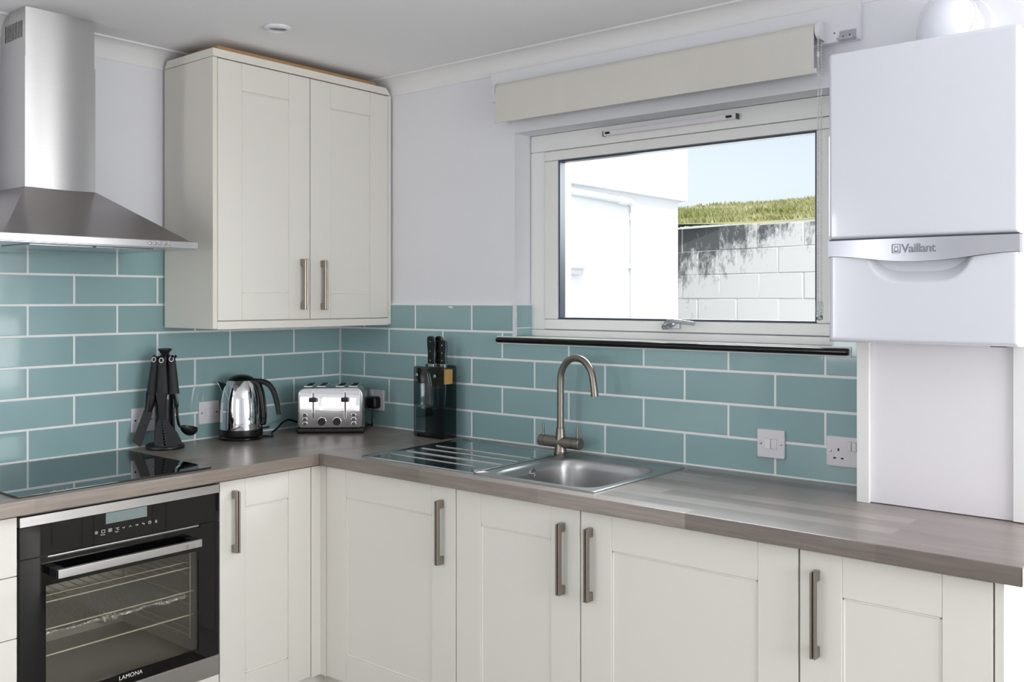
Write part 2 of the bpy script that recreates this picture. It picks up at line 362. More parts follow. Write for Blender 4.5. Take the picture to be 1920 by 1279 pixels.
# ------------------------------------------------------------------ wall tiles
TH = 0.1013; GAP = 0.0054
LP, L0 = 0.1515, 0.0948; RP, R0 = 0.1519, 0.1526
tile_cache = {}
def tile(par, f, key, u0, u1, v0, v1, t=0.007):
    u0 += GAP / 2; u1 -= GAP / 2; v0 += GAP / 2; v1 -= GAP / 2
    if u1 - u0 < 0.006 or v1 - v0 < 0.006: return
    k = (key, round(u1 - u0, 4), round(v1 - v0, 4)); cx, cy = (u0 + u1) / 2, (v0 + v1) / 2
    p = Vector(f(cx, cy, 0))
    if k not in tile_cache:
        m = MB(lambda a, b, c: tuple(Vector(f(cx + a, cy + b, c)) - p)); a, b = (u1 - u0) / 2, (v1 - v0) / 2; e = 0.0022
        m.add([(-a, -b, -t), (a, -b, -t), (a, b, -t), (-a, b, -t), (-a, -b, -0.0016), (a, -b, -0.0016), (a, b, -0.0016), (-a, b, -0.0016),
               (-a + e, -b + e, 0), (a - e, -b + e, 0), (a - e, b - e, 0), (-a + e, b - e, 0)],
              [(0, 1, 2, 3), (0, 1, 5, 4), (1, 2, 6, 5), (2, 3, 7, 6), (3, 0, 4, 7), (4, 5, 9, 8), (5, 6, 10, 9), (6, 7, 11, 10), (7, 4, 8, 11), (8, 9, 10, 11)])
        o = m.build('tile', 'tile', smooth=0); tile_cache[k] = o.data
    else:
        o = bpy.data.objects.new('tile', tile_cache[k]); col.objects.link(o)
    o.parent = par; o.location = p - Vector(par['base'])
    for kk in ('base',):
        if kk in o: del o[kk]
fl, fr = FY(0), FX(0)
MB(fl).box(-2.35, 0, 0.0, 7 * TH, -0.0079, -0.0011).build('grout', 'grout', wall_left)
for row in range(7):
    edges = [-(L0 + j * LP) for j in range(16)]
    js = [e for j, e in enumerate(edges) if (j % 2 == 0) == (row % 2 == 0)]
    lim = [0.0 - 0.001] + [e for e in js if e > -2.3] + [-2.34]
    for a, b in zip(lim[1:], lim[:-1]):
        if row >= 5 and a > -0.84: continue
        if row >= 4 and a > -0.70: continue
        tile(wall_left, fl, 'l', a, b, row * TH + 0.001, (row + 1) * TH)
g = MB(fr)
g.box(-2.30, 0, 0, 0.366, -0.0079, -0.0011); g.box(WY1, 0, 0.366, 5 * TH + 0.003, -0.0079, -0.0011); g.box(-2.30, WY0, 0.366, 0.46, -0.0079, -0.0011)
g.build('grout', 'grout', wall_right)
for row in range(5):
    edges = [-(R0 + j * RP) for j in range(16)]
    js = [e for j, e in enumerate(edges) if (j % 2 == 0) == ((row % 2) == 0)]
    lim = [-0.001] + [e for e in js if e > -2.24] + [-2.285]
    for a, b in zip(lim[1:], lim[:-1]):
        v0, v1 = row * TH + 0.001, (row + 1) * TH
        if row == 4:
            if b < WY1: continue
            tile(wall_right, fr, 'r', max(a, WY1), b, v0, v1)
        elif row == 3 and b > -0.90: tile(wall_right, fr, 'r', a, b, v0, v1)                        # clear of the sill
        elif row == 3:
            tile(wall_right, fr, 'r', a, b, v0, 0.3665)                                     # under the sill
            if b > WY1: tile(wall_right, fr, 'r', max(a, WY1) if a < WY1 else a, b, 0.3665 - GAP, v1)
            if a < WY0: tile(wall_right, fr, 'r', a, min(b, WY0), 0.3665 - GAP, 0.455)
        else: tile(wall_right, fr, 'r', a, b, v0, v1)
f_rev = lambda u, v, w: (u, WY1 - w - 0.001, v)
MB(f_rev).box(0.002, 0.104, 0.3875, 0.51, -0.0005, 0.003).build('grout', 'grout', wall_right)
tile(wall_right, lambda u, v, w: (u, WY1 - 0.009 - w, v), 'rev', 0.004, 0.102, 0.421, 0.5065)
tile(wall_right, lambda u, v, w: (u, WY1 - 0.009 - w, v), 'rev', 0.004, 0.102, 0.3885, 0.421)
MB().box(-0.001, 0.008, WY1 - 0.006, WY1 + 0.002, 0.3875, 0.51, 0.001).build('corner_strip', 'white_plastic', wall_right)
MB(fr).plate([(-0.636, 0.4985), (-0.655, 0.5005), (-0.662, 0.4965), (-0.656, 0.4905), (-0.648, 0.4935), (-0.640, 0.4950)], [], 0.0, 0.0004).build('paint_fleck', 'wall', wall_right)
MB().box(-0.003, 0.008, -2.285, -0.30, -0.001, 0.0035).build('sealant_bead', 'grout', wall_right)
MB().box(-2.3, 0, -0.003, 0.008, -0.001, 0.0035).build('sealant_bead', 'grout', wall_left)

# ------------------------------------------------------------------ the window over the sink
win = structure(MB().box(0.094, 0.36, WY0, WY1, WZ0 - 0.02, WZ0, 0).build('window_1', 'white_paint', loc=(0.1, -1.556, WZ0)))
fw = lambda u, v, w: (0.10 - w, u, v)
def ring(m, u0, u1, v0, v1, tl, tr, tb, tt, w0, w1, bev=0.004):
    m.box(u0, u1, v0, v0 + tb, w0, w1, bev); m.box(u0, u1, v1 - tt, v1, w0, w1, bev)
    m.box(u1 - tl, u1, v0 + tb, v1 - tt, w0, w1, bev); m.box(u0, u0 + tr, v0 + tb, v1 - tt, w0, w1, bev); return m
FU0, FU1 = WY0 - 0.04, -0.9665
ring(MB(fw), FU0, FU1, 0.3885, 1.1355, 0.069, 0.069, 0.026, 0.063, -0.09, 0.0).build('frame', 'upvc', win)
SU0, SU1, SZ0, SZ1 = -2.121, -1.0375, 0.4165, 1.0705
ring(MB(fw), SU0, SU1, SZ0, SZ1, 0.058, 0.058, 0.037, 0.036, -0.07, 0.006, 0.005).build('sash', 'upvc', win)
GU0, GU1, GZ0, GZ1 = SU0 + 0.056, SU1 - 0.056, SZ0 + 0.035, SZ1 - 0.034
ring(MB(fw), GU0, GU1, GZ0, GZ1, 0.0080, 0.0080, 0.0085, 0.0085, -0.036, -0.003, 0).build('gasket', 'gasket', win)
MB(fw).box(GU0, GU1, GZ0, GZ1, -0.030, -0.026).build('glass_pane', 'pane', win)
v = MB(fw); v.box(-1.808, -1.305, 1.098, 1.1145, 0, 0.018, 0.002)
vent = v.build('vent_cover', 'white_plastic', win)
MB(fw).box(-1.8115, -1.808, 1.0975, 1.115, 0, 0.018).box(-1.305, -1.302, 1.0975, 1.115, 0, 0.018).build('end_cap', 'gasket', vent)
MB(fw).box(-1.795, -1.775, 1.103, 1.110, 0.018, 0.024, 0.002).build('slider', 'slot', vent)
MB(fw).box(-1.333, -1.315, 1.103, 1.110, 0.018, 0.024, 0.002).build('slider', 'slot', vent)
h = MB(fw).plate(rrect(-1.605, -1.536, 0.4285, 0.4475, 0.003), [], 0.006, 0.014, 0.001); hp = h.build('latch_handle', 'chrome_dull', win)
MB(fw).tube(bez([(-1.562, 0.432, 0.016), (-1.565, 0.440, 0.034), (-1.585, 0.4535, 0.044), (-1.63, 0.452, 0.046), (-1.676, 0.4475, 0.046)], 6), [0.009] * 12 + [0.0085] * 6 + [0.008] * 6 + [0.0085], 12, flat=0.8).build('lever', 'chrome_dull', hp)
MB(lambda u, v, w: (0.10 - w, -1.560 + u, 0.4335 + v)).lathe([(0.0078, 0.014), (0.0078, 0.038), (0.0055, 0.040), (0.0045, 0.037)], n=16).build('key_barrel', 'nickel', hp)
structure(MB().box(0.002, 0.103, WY0, WY1 - 0.01, WZ0, WZ0 + 0.0012, 0).build('trim_4', 'white_paint'))
s = MB(); s.tube([(-0.006, -0.893, 0.3765), (-0.006, -0.898, 0.3765), (-0.006, -2.192, 0.3765), (-0.006, -2.198, 0.3765)], [0.0085, 0.0105, 0.0105, 0.0085], 16, flat=1.15)
s.box(-0.004, 0.008, -2.197, -0.894, 0.3665, 0.387, 0.001)
sill = structure(s.build('trim_5', 'black_gloss'))
structure(MB().box(-0.0035, 0.008, -2.2035, -0.889, 0.3625, 0.3905, 0.001).build('trim_6', 'grout'))

# ------------------------------------------------------------------ outside
structure(MB().box(0.36, 30, -14, 14, FL - 0.3, FL - 0.05).build('ground', 'yard'))
ww = thing('outbuilding_wall', 'blank white rendered house wall seen through the window glass', 'wall', (1.6, 0.1, FL))
MB().box(0.40, 2.965, 0.03, 0.35, FL, 1.21).build('lower_wall', 'render', ww)
MB().box(0.40, 3.015, -0.015, 0.40, 1.19, 3.6).build('upper_wall', 'render', ww)
wp = thing('waste_pipe', 'white plastic pipe running along then down the outbuilding wall', 'pipe', (2.36, 0.0, FL))
MB().tube(bez([(0.45, 0.0, 1.165), (1.2, 0.0, 1.155), (2.2, 0.0, 1.135), (2.335, 0.0, 1.125), (2.36, 0.0, 1.09), (2.36, 0.0, 0.95), (2.36, 0.0, 0.2), (2.36, 0.0, FL)], 5), 0.020, 14).build('pipe', 'pvc', wp)
for z, nm in ((0.72, 'pipe_clip'), (0.30, 'pipe_clip')): MB().box(2.33, 2.39, -0.002, 0.03, z, z + 0.03, 0.004).build(nm, 'pvc', wp)
MB().tube([(2.36, 0, 1.02), (2.36, 0, 1.07)], 0.025, 14).build('pipe_socket', 'pvc', wp)
MB().tube([(2.20, 0, 1.135), (2.27, 0, 1.13)], 0.025, 14).build('pipe_socket', 'pvc', wp)
bl = thing('bulkhead_light', 'white boxy wall light on the outbuilding wall beside the sash', 'light', (1.70, 0.03, 0.66))
MB().box(1.58, 1.80, -0.02, 0.03, 0.67, 1.02, 0.015, 3).build('housing', 'white_plastic', bl)
MB().box(1.60, 1.775, -0.055, -0.018, 0.70, 0.995, 0.015, 3).build('diffuser', 'pvc', bl)
# retaining wall of painted blocks
A = Vector((5.39, 1.38, 0)); D = Vector((-0.217, -0.976, 0)); Nn = Vector((-0.976, 0.217, 0))
rw = thing('retaining_wall', 'stained white concrete block garden wall below the grass bank', 'wall', tuple(A) [:2] + (FL,))
fb = lambda u, v, w: tuple(A + D * u + Nn * w + Vector((0, 0, v)))
MB(fb).box(-2.5, 9, FL - 0.1, 1.20, -0.4, -0.005).build('mortar', 'mortar', rw)
MB(fb).box(-2.5, 9, FL - 0.1, -0.17, -0.05, 0.0).build('footing', 'blocks', rw)
for r in range(6):
    z1 = 1.206 - r * 0.2255
    for k in range(-3, 9):
        u0 = k * 0.455 + (0.2275 if r % 2 else 0.03) + random.uniform(-0.01, 0.01)
        j = random.uniform(-0.001, 0.008); cut = random.uniform(0, 0.02) if r == 0 else 0
        MB(fb).box(u0 + 0.002, u0 + 0.4505, z1 - 0.2205, z1 - cut, -0.06, j, 0.006, 1).build('block', 'blocks', rw)
# grass bank
def bank(x, y):
    d = max(0.0, x - 5.3 + 0.2 * (y - 1.4) * 0.0)
    return 1.17 + 0.128 * min(d, 13) - 0.012 * max(0, d - 11) ** 2 * 0.5 + 0.035 * math.sin(x * 1.3 + y * 0.7) + 0.03 * math.sin(y * 2.1 - x * 0.4) - 0.012 * (y - 3)
nx, ny = 50, 60
hill = structure(MB().grid(nx, ny, lambda i, j: (5.25 + 0.3 * i, -12 + 0.45 * j, bank(5.25 + 0.3 * i, -12 + 0.45 * j))).build('grass_bank', 'grass'))
rg = random.Random(3); P = []; Fc = []
for k in range(5200):
    t = rg.uniform(0, 1) ** 1.3; depth = 9.2 + 12.5 * t; o = rg.uniform(0.14, 0.36)
    q = Vector((-2.664, -3.156, 0)) + (F + U * o) * depth
    x, y = q.x, q.y
    if x < 5.5: continue
    z = bank(x, y)
    for b in range(4):
        a = rg.uniform(0, 6.28); hgt = rg.uniform(0.02, 0.09) * (0.7 + 0.5 * t); w = 0.012 + 0.012 * t
        n = len(P); dx, dy = math.cos(a) * w, math.sin(a) * w; ox, oy = rg.uniform(-0.08, 0.08), rg.uniform(-0.08, 0.08)
        P += [(x + ox - dx, y + oy - dy, z - 0.02), (x + ox + dx, y + oy + dy, z - 0.02), (x + ox + rg.uniform(-0.06, 0.06), y + oy + rg.uniform(-0.06, 0.06), z + hgt)]
        Fc.append((n, n + 1, n + 2))
gm = MB(); gm.add(P, Fc); gt = stuff(gm.build('grass_blades', 'grass', smooth=0)); tag(gt, 'rough yellow green grass on the bank beyond the block wall', 'grass')

# ------------------------------------------------------------------ cabinets
def handle(par, f, u, v0, v1, w=0.0):
    m = MB(f)
    for a, b in ((v0, v0 + 0.024), (v1 - 0.024, v1)): m.box(u - 0.0065, u + 0.0065, a, b, w, w + 0.020, 0.001, 1)
    m.box(u - 0.0070, u - 0.0008, v0, v1, w + 0.016, w + 0.030, 0.0028); m.box(u + 0.0002, u + 0.0070, v0, v1, w + 0.016, w + 0.031, 0.0028)
    return m.build('handle', 'nickel', par)
def shaker(par, f, u0, u1, v0, v1, st=0.105, rl=0.092, name='door'):
    m = MB(f); g = 0.0012
    m.box(u0 + 0.003, u1 - 0.003, v0 + 0.003, v1 - 0.003, -0.020, -0.0042)
    m.box(u0, u0 + st, v0, v1, -0.019, 0, 0.0012, 1); m.box(u1 - st, u1, v0, v1, -0.019, 0, 0.0012, 1)
    m.box(u0 + st + g * 0.3, u1 - st - g * 0.3, v0, v0 + rl, -0.019, -0.0004, 0.0010, 1); m.box(u0 + st + g * 0.3, u1 - st - g * 0.3, v1 - rl, v1, -0.019, -0.0004, 0.0010, 1)
    b = 0.0055                                                                                        # bead round the panel
    for a0, a1, b0, b1 in ((u0 + st, u1 - st, v0 + rl, v0 + rl + b), (u0 + st, u1 - st, v1 - rl - b, v1 - rl), (u0 + st, u0 + st + b, v0 + rl, v1 - rl), (u1 - st - b, u1 - st, v0 + rl, v1 - rl)):
        m.box(a0, a1, b0, b1, -0.008, -0.0022, 0.0015, 1)
    return m.build(name, 'cream', par)
DT, DB = -0.0475, -0.765
fL, fR = FY(-0.577), FX(-0.577)
def base_unit(label, f, u0, u1, deep, hinge, group='base cabinets', doors=None):
    c = f((u0 + u1) / 2, FL, 0.0); t = thing('base_cabinet', label, 'cabinet', (c[0], c[1], FL + 0.15), group)
    m = MB(f); a, b = u0 + 0.001, u1 - 0.001
    m.box(a, a + 0.018, DB, -0.045, -deep, -0.021); m.box(b - 0.018, b, DB, -0.045, -deep, -0.021)
    m.box(a + 0.018, b - 0.018, DB, DB + 0.018, -deep, -0.021); m.box(a + 0.018, b - 0.018, DB + 0.018, -0.05, -deep, -deep + 0.008)
    m.build('carcass', 'cream_side', t)
    return t
# left run
t = base_unit('narrow cream base cabinet between the built-in oven and the inside corner', fL, -0.9745, -0.6165, 0.565, 0)
d = shaker(t, fL, -0.973, -0.618, DB, DT, 0.093, 0.090); handle(d, fL, -0.9244, -0.2745, -0.0790)
t = thing('drawer_unit', 'cream drawer unit beside the oven with plain flat drawer fronts', 'cabinet', (-1.88, -0.3, FL + 0.15))
MB(fL).box(-2.18, -1.582, DB, -0.045, -0.565, -0.021).build('carcass', 'cream_side', t)
zt = DT
for z in (-0.2025, -0.366, -0.565, DB):
    dr = MB(fL).box(-2.178, -1.5825, z + 0.0012, zt, -0.019, 0, 0.0015).build('drawer_front', 'cream', t); zt = z - 0.0012
    handle(dr, lambda u, v, w: fL(-1.88 + v, z + 0.12 + u, w), 0, -0.1, 0.1)
# corner post
t = thing('corner_post', 'slim cream L-shaped post filling the inside corner between base doors', 'panel', (-0.58, -0.58, FL + 0.14))
MB().box(-0.6155, -0.559, -0.577, -0.559, -0.768, DT).box(-0.577, -0.559, -0.6075, -0.577, -0.768, DT).build('post', 'cream', t)
# right run
for lab, a, b, h, st in (
        ('cream base cabinet beside the corner post, under the drainer, wide single door', -0.6085, -1.2145, -1.1588, 0.100),
        ('cream base cabinet under the sink bowl, narrower door with handle on its far edge', -1.2155, -1.674, -1.6182, 0.098),
        ('widest cream base cabinet right of the sink, handle beside the sink door', -1.6755, -2.2875, -1.7106, 0.0985),
        ('cream base cabinet at the open end of the run, below the boiler', -2.2900, -2.6965, -2.3319, 0.097)):
    t = base_unit(lab, fR, b, a, 0.565, 0)
    d = shaker(t, fR, b + 0.0012, a - 0.0012, DB, DT, st, 0.092); handle(d, fR, h, -0.2835, -0.0870)
tag(MB().box(-0.5775, 0.006, -2.7165, -2.6985, FL, -0.0405, 0.001, 1).build('end_panel', 'cream', loc=(-0.29, -2.707, FL)), 'plain cream panel closing the open end of the base cabinets', 'panel')
tag(MB().box(-2.18, -0.53, -0.545, -0.53, FL, DB - 0.002).build('plinth', 'cream', loc=(-1.3, -0.54, FL)), 'cream plinth board below the oven and left base units', 'plinth')
tag(MB().box(-0.53, -0.515, -2.698, -0.545, FL, DB - 0.002).build('plinth', 'cream', loc=(-0.52, -1.6, FL)), 'cream plinth board below the sink run of base units', 'plinth')
# oven housing filler below the oven
tag(MB(fL).box(-1.5765, -0.9765, DB, -0.6455, -0.019, 0, 0.0015).build('filler_panel', 'cream', loc=(-1.27, -0.57, DB)), 'cream filler board under the built-in oven', 'panel')

# wall cabinet
CF = -0.318; fC = FY(CF)
wc = thing('wall_cabinet', 'cream two-door wall cabinet hung in the corner above the kettle', 'cabinet', (-0.415, -0.16, 0.422))
m = MB(fC); m.box(-0.8305, -0.8125, 0.424, 1.3585, -0.309, 0.0, 0.001, 1); m.build('side_panel', 'cream_side', wc)
m = MB(fC); m.box(-0.8125, -0.002, 0.446, 0.464, -0.309, -0.022); m.box(-0.8125, -0.002, 1.34, 1.358, -0.309, -0.022); m.box(-0.02, -0.002, 0.464, 1.34, -0.309, -0.022); m.box(-0.8125, -0.02, 0.464, 1.34, -0.309, -0.300)
m.build('carcass', 'cream_side', wc)
MB(fC).box(-0.0185, -0.0015, 0.424, 1.3585, -0.02, 0.0, 0.001, 1).build('filler_strip', 'cream', wc)
d = shaker(wc, fC, -0.8110, -0.4168, 0.4525, 1.3560, 0.096, 0.096); handle(d, fC, -0.4550, 0.489, 0.676)
d = shaker(wc, fC, -0.4137, -0.0200, 0.4525, 1.3560, 0.096, 0.096); handle(d, fC, -0.3600, 0.487, 0.674)
MB(fC).box(-0.8122, -0.0185, 0.422, 0.4495, -0.02, 0.0, 0.001, 1).build('light_pelmet', 'cream', wc)
m = MB(fC); m.plate([(-0.8315, 1.3600), (-0.006, 1.3600), (-0.030, 1.3875), (-0.8315, 1.3875)], [], -0.018, 0.0015)
m.f = lambda u, v, w: (-0.8135 - w, u, v); m.plate([(CF + 0.0182, 1.3600), (-0.010, 1.3600), (-0.030, 1.3875), (CF + 0.0182, 1.3875)], [], 0, 0.018)
m.build('cornice', 'cream', wc)
MB().box(-0.805, -0.075, -0.306, -0.09, 1.3585, 1.4035, 0.001, 1).build('top_board', 'chipboard', wc)

# ------------------------------------------------------------------ worktops
wl = MB().box(-2.18, 0.0, -0.606, -0.0035, -0.0395, 0.0, 0.0025, 2).build('worktop', 'worktop_x', loc=(-1.1, -0.3, -0.04))
tag(wl, 'grey-brown wood-effect worktop carrying the hob, kettle and toaster', 'worktop')
m = MB().cells([-0.606, -0.548, -0.09, -0.0035], [-2.7536, -1.692, -1.272, -0.6065], lambda i, j: not (i == 1 and j == 1), -0.0395, 0.0)
bmesh.ops.bevel(m.bm, geom=[e for e in m.bm.edges if len(e.link_faces) == 2 and e.calc_face_angle() > 0.5 and all(abs(v.co.x + 0.606) < 1e-4 for v in e.verts)], offset=0.0025, segments=2, profile=0.5, affect='EDGES')
tag(m.build('worktop', 'worktop_y', loc=(-0.3, -1.7, -0.04)), 'grey-brown wood-effect worktop running below the window with the inset sink', 'worktop')
tag(MB().box(-0.607, -0.01, -2.7548, -2.7537, -0.038, -0.0015).build('worktop_end_cap', 'nickel', loc=(-0.3, -2.754, -0.04)), 'thin metal strip capping the open worktop end by the boiler', 'trim')

# ------------------------------------------------------------------ hob and oven
hob = thing('ceramic_hob', 'black glass hob set in the worktop above the oven', 'hob', (-1.29, -0.31, 0.0))
MB().box(-1.579, -1.0, -0.5725, -0.05, 0.0, 0.0055, 0.0015, 2).build('glass_top', 'hob', hob)
for x in (-1.478, -1.455, -1.444): MB().lathe([(0.0018, 0.0056), (0.0018, 0.0058)], (x, -0.562, 0), 8).build('touch_mark', 'print', hob)

ov = thing('built_in_oven', 'black glass built-in oven with steel trims in the left base run', 'oven', (-1.277, -0.3, -0.64))
OX0, OX1 = -1.5765, -0.9770
m = MB(fL)                                                                  # open box behind the door
m.box(OX0 + 0.01, OX1 - 0.01, -0.16, -0.05, -0.55, -0.018); m.box(OX0 + 0.01, OX0 + 0.05, -0.64, -0.16, -0.55, -0.03); m.box(OX1 - 0.05, OX1 - 0.01, -0.64, -0.16, -0.55, -0.03)
m.box(OX0 + 0.05, OX1 - 0.05, -0.64, -0.575, -0.55, -0.03); m.box(OX0 + 0.05, OX1 - 0.05, -0.575, -0.16, -0.55, -0.50); m.box(OX0 + 0.05, OX1 - 0.05, -0.235, -0.16, -0.5, -0.03)
m.build('cavity', 'cavity', ov)
MB(fL).box(OX0, OX1, -0.0775, -0.0505, -0.018, 0.003, 0.0008, 1).build('top_trim', 'steel', ov)
cp = MB(fL).box(OX0, OX1, -0.1635, -0.0778, -0.018, 0.0, 0.0008, 1).build('control_panel', 'black_glass', ov)
MB(fL).box(-1.3415, -1.2170, -0.1095, -0.0790, 0.0, 0.0006).build('display', 'screen', cp)
def sym(fn):
    m = MB(fL); fn(m); m.build('control_symbol', 'print', cp)
zc = -0.1288; e0, e1 = 0.0002, 0.0006
def ringp(m, x, z, r, t=0.0009): m.plate(circle(x, z, r, 18), [circle(x, z, r - t, 18)], e0, e1)
def line(m, a, b, t=0.0009):
    a, b = Vector(a), Vector(b); n = (b - a).normalized(); q = Vector((-n.y, n.x)) * t / 2
    m.plate([tuple(a - q), tuple(b - q), tuple(b + q), tuple(a + q)], [], e0, e1)
xs = [-1.3690 + 0.02007 * i for i in range(10)]
sym(lambda m: (ringp(m, xs[0], zc, 0.0042), line(m, (xs[0], zc - 0.002), (xs[0], zc + 0.002))))
def s1(m):
    m.plate(rrect(xs[1] - 0.0052, xs[1] + 0.0052, zc - 0.0042, zc + 0.0042, 0.0012, 3), [rrect(xs[1] - 0.0043, xs[1] + 0.0043, zc - 0.0033, zc + 0.0033, 0.0008, 3)], e0, e1)
    ringp(m, xs[1] - 0.006, zc - 0.0088, 0.0018, 0.0006); m.text('3sec', 0.0050, lambda x, y, z: fL(xs[1] - 0.0032 + x, zc - 0.0105 + y, 0.0006 + z), 0.0001)
sym(s1)
def s2(m):
    m.plate(rrect(xs[2] - 0.0052, xs[2] + 0.0052, zc - 0.0044, zc + 0.0044, 0.0016, 3), [rrect(xs[2] - 0.0044, xs[2] - 0.0006, zc - 0.0035, zc + 0.0035, 0.0008, 3), rrect(xs[2] + 0.0004, xs[2] + 0.0044, zc - 0.0035, zc + 0.0035, 0.0008, 3)], e0, e1)
    line(m, (xs[2] - 0.004, zc), (xs[2] + 0.004, zc))
sym(s2)
def s3(m):
    m.text('\u00b0C', 0.0105, lambda x, y, z: fL(xs[3] - 0.0045 + x, zc - 0.0035 + y, 0.0006 + z), 0.0001)
    m.text('<3sec', 0.0048, lambda x, y, z: fL(xs[3] - 0.0065 + x, zc - 0.0095 + y, 0.0006 + z), 0.0001)
sym(s3)
sym(lambda m: (line(m, (xs[4] - 0.0042, zc + 0.002), (xs[4], zc - 0.002)), line(m, (xs[4], zc - 0.002), (xs[4] + 0.0042, zc + 0.002))))
sym(lambda m: (line(m, (xs[5] - 0.0042, zc - 0.002), (xs[5], zc + 0.002)), line(m, (xs[5], zc + 0.002), (xs[5] + 0.0042, zc - 0.002))))
sym(lambda m: m.text('OK', 0.0062, lambda x, y, z: fL(xs[6] - 0.0042 + x, zc - 0.002 + y, 0.0006 + z), 0.0001))
sym(lambda m: (line(m, (xs[7] - 0.004, zc + 0.001), (xs[7] + 0.003, zc + 0.001)), line(m, (xs[7] + 0.003, zc + 0.001), (xs[7] + 0.003, zc - 0.002)), line(m, (xs[7] - 0.004, zc + 0.001), (xs[7] - 0.0015, zc + 0.003)), line(m, (xs[7] + 0.003, zc - 0.002), (xs[7], zc - 0.002))))
sym(lambda m: (ringp(m, xs[8], zc, 0.0045), line(m, (xs[8], zc), (xs[8], zc + 0.003)), line(m, (xs[8], zc), (xs[8] + 0.002, zc + 0.0015))))
sym(lambda m: (m.plate([(xs[9] - 0.0036, zc - 0.003), (xs[9] + 0.0036, zc - 0.003), (xs[9] + 0.0026, zc - 0.001), (xs[9] + 0.0022, zc + 0.003), (xs[9] - 0.0022, zc + 0.003), (xs[9] - 0.0026, zc - 0.001)], [[(xs[9] - 0.0018, zc - 0.0018), (xs[9] + 0.0018, zc - 0.0018), (xs[9] + 0.0012, zc + 0.002), (xs[9] - 0.0012, zc + 0.002)]], e0, e1), line(m, (xs[9] - 0.001, zc - 0.0042), (xs[9] + 0.001, zc - 0.0042))))
dz0, dz1 = -0.5812, -0.1655
dm = MB(fL); dm.plate([(OX0, dz0), (OX1, dz0), (OX1, dz1), (-1.040, dz1), (-1.046, dz1 - 0.0085), (-1.502, dz1 - 0.0085), (-1.508, dz1), (OX0, dz1)], [rect(-1.5075, -1.0478, -0.5480, -0.2450)], -0.004, 0.0)
door = dm.build('door', 'black_glass', ov)
MB(fL).box(-1.5120, -1.0435, -0.5520, -0.2410, -0.006, -0.0042).build('window_pane', 'oven_pane', door)
MB(fL).box(-1.502, -1.046, -0.1705, -0.1660, -0.012, -0.001, 0.001).build('vent_rail', 'steel', ov)
m = MB(fL); m.box(-1.4985, -1.0685, -0.2195, -0.1965, 0.040, 0.053, 0.0015, 2)
hd = m.build('door_handle', 'steel', door)
m = MB(fL); m.box(-1.4985, -1.4735, -0.2185, -0.1975, 0.0, 0.0405); m.build('handle_arm', 'soft_black', door); MB(fL).box(-1.0935, -1.0685, -0.2185, -0.1975, 0.0, 0.0405).build('handle_arm', 'soft_black', door)
MB(lambda u, v, w: (-1.118 + u, -0.577 - w, -0.2105 + v)).lathe([(0.0, 0.0532), (0.0055, 0.0532), (0.005, 0.0545), (0, 0.0548)], n=16, caps=False).build('sticker', 'clear', door)
MB(fL).box(OX0, OX1, -0.6430, -0.5825, -0.018, 0.002, 0.001, 1).build('bottom_trim', 'steel', ov)
MB().text('LAMONA', 0.0168, lambda x, y, z: fL(-1.3030 + x, -0.5640 + y, 0.0003 + z), 0.0002, 1.03).build('lettering', 'print', door)
m = MB(fL)                                                                  # wire shelf with a zigzag side, two runners
def bar(m, z, w, r=0.0022, x0=-1.52, x1=-1.035): m.tube([(x0, z, w), (x1, z, w)], r, 6)
bar(m, -0.3085, -0.06); bar(m, -0.3085, -0.45)
for i in range(16): x = -1.50 + i * 0.03; m.tube([(x, -0.3085, -0.06), (x, -0.3085, -0.45)], 0.0014, 5)
for w in (-0.08, -0.44): bar(m, -0.296, w, 0.0016)
m.build('wire_shelf', 'wire', ov)
m = MB(fL); bar(m, -0.3800, -0.05, 0.0024); bar(m, -0.4525, -0.05, 0.0026); m.build('shelf_rail', 'wire', ov)
m = MB(fL)
for z in (-0.30, -0.33, -0.40, -0.425, -0.50, -0.52): m.tube([(-1.040, z, -0.06), (-1.040, z, -0.45)], 0.0018, 6)
for w in (-0.06, -0.45): m.tube([(-1.040, -0.53, w), (-1.040, -0.25, w)], 0.002, 6)
m.build('side_runner', 'wire', ov)
rf = random.Random(5)
fo = thing('foil_tray', 'crumpled silver foil sheet on the middle oven shelf', 'foil', (-1.28, -0.8, -0.405))
fo['base'] = (-1.28, -0.45, -0.405); fo.location = (-1.28, -0.45, -0.405 + W)
def foilpt(i, j):
    x = -1.505 + 0.455 * i / 70; w = -0.07 - 0.34 * j / 24
    lump = math.exp(-(j - 1.2) ** 2 / 1.6)
    z = -0.402 + lump * 0.004 + rf.uniform(-0.0012, 0.0012)
    return (x + rf.uniform(-0.002, 0.002), z, w + rf.uniform(-0.005, 0.005))
MB(fL).grid(70, 24, foilpt).build('sheet', 'foil', fo, smooth=0)
rings = []
for i in range(151):                                                        # the rolled, crumpled front edge
    x = -1.508 + 0.455 * i / 150; rr_ = 0.0065 + 0.0028 * math.sin(i * 0.21) + 0.0025 * math.sin(i * 0.083 + 2) + (0.006 if 60 < i < 78 else 0)
    cz_ = -0.3985 + 0.002 * math.sin(i * 0.13)
    rings.append([(x + rf.uniform(-0.002, 0.002), cz_ + rr_ * 0.9 * rf.uniform(0.6, 1.25) * math.sin(2 * math.pi * k / 11), -0.075 + rr_ * 1.6 * rf.uniform(0.7, 1.2) * math.cos(2 * math.pi * k / 11)) for k in range(11)])
MB(fL).loft(rings).build('rolled_edge', 'foil', fo, smooth=0)

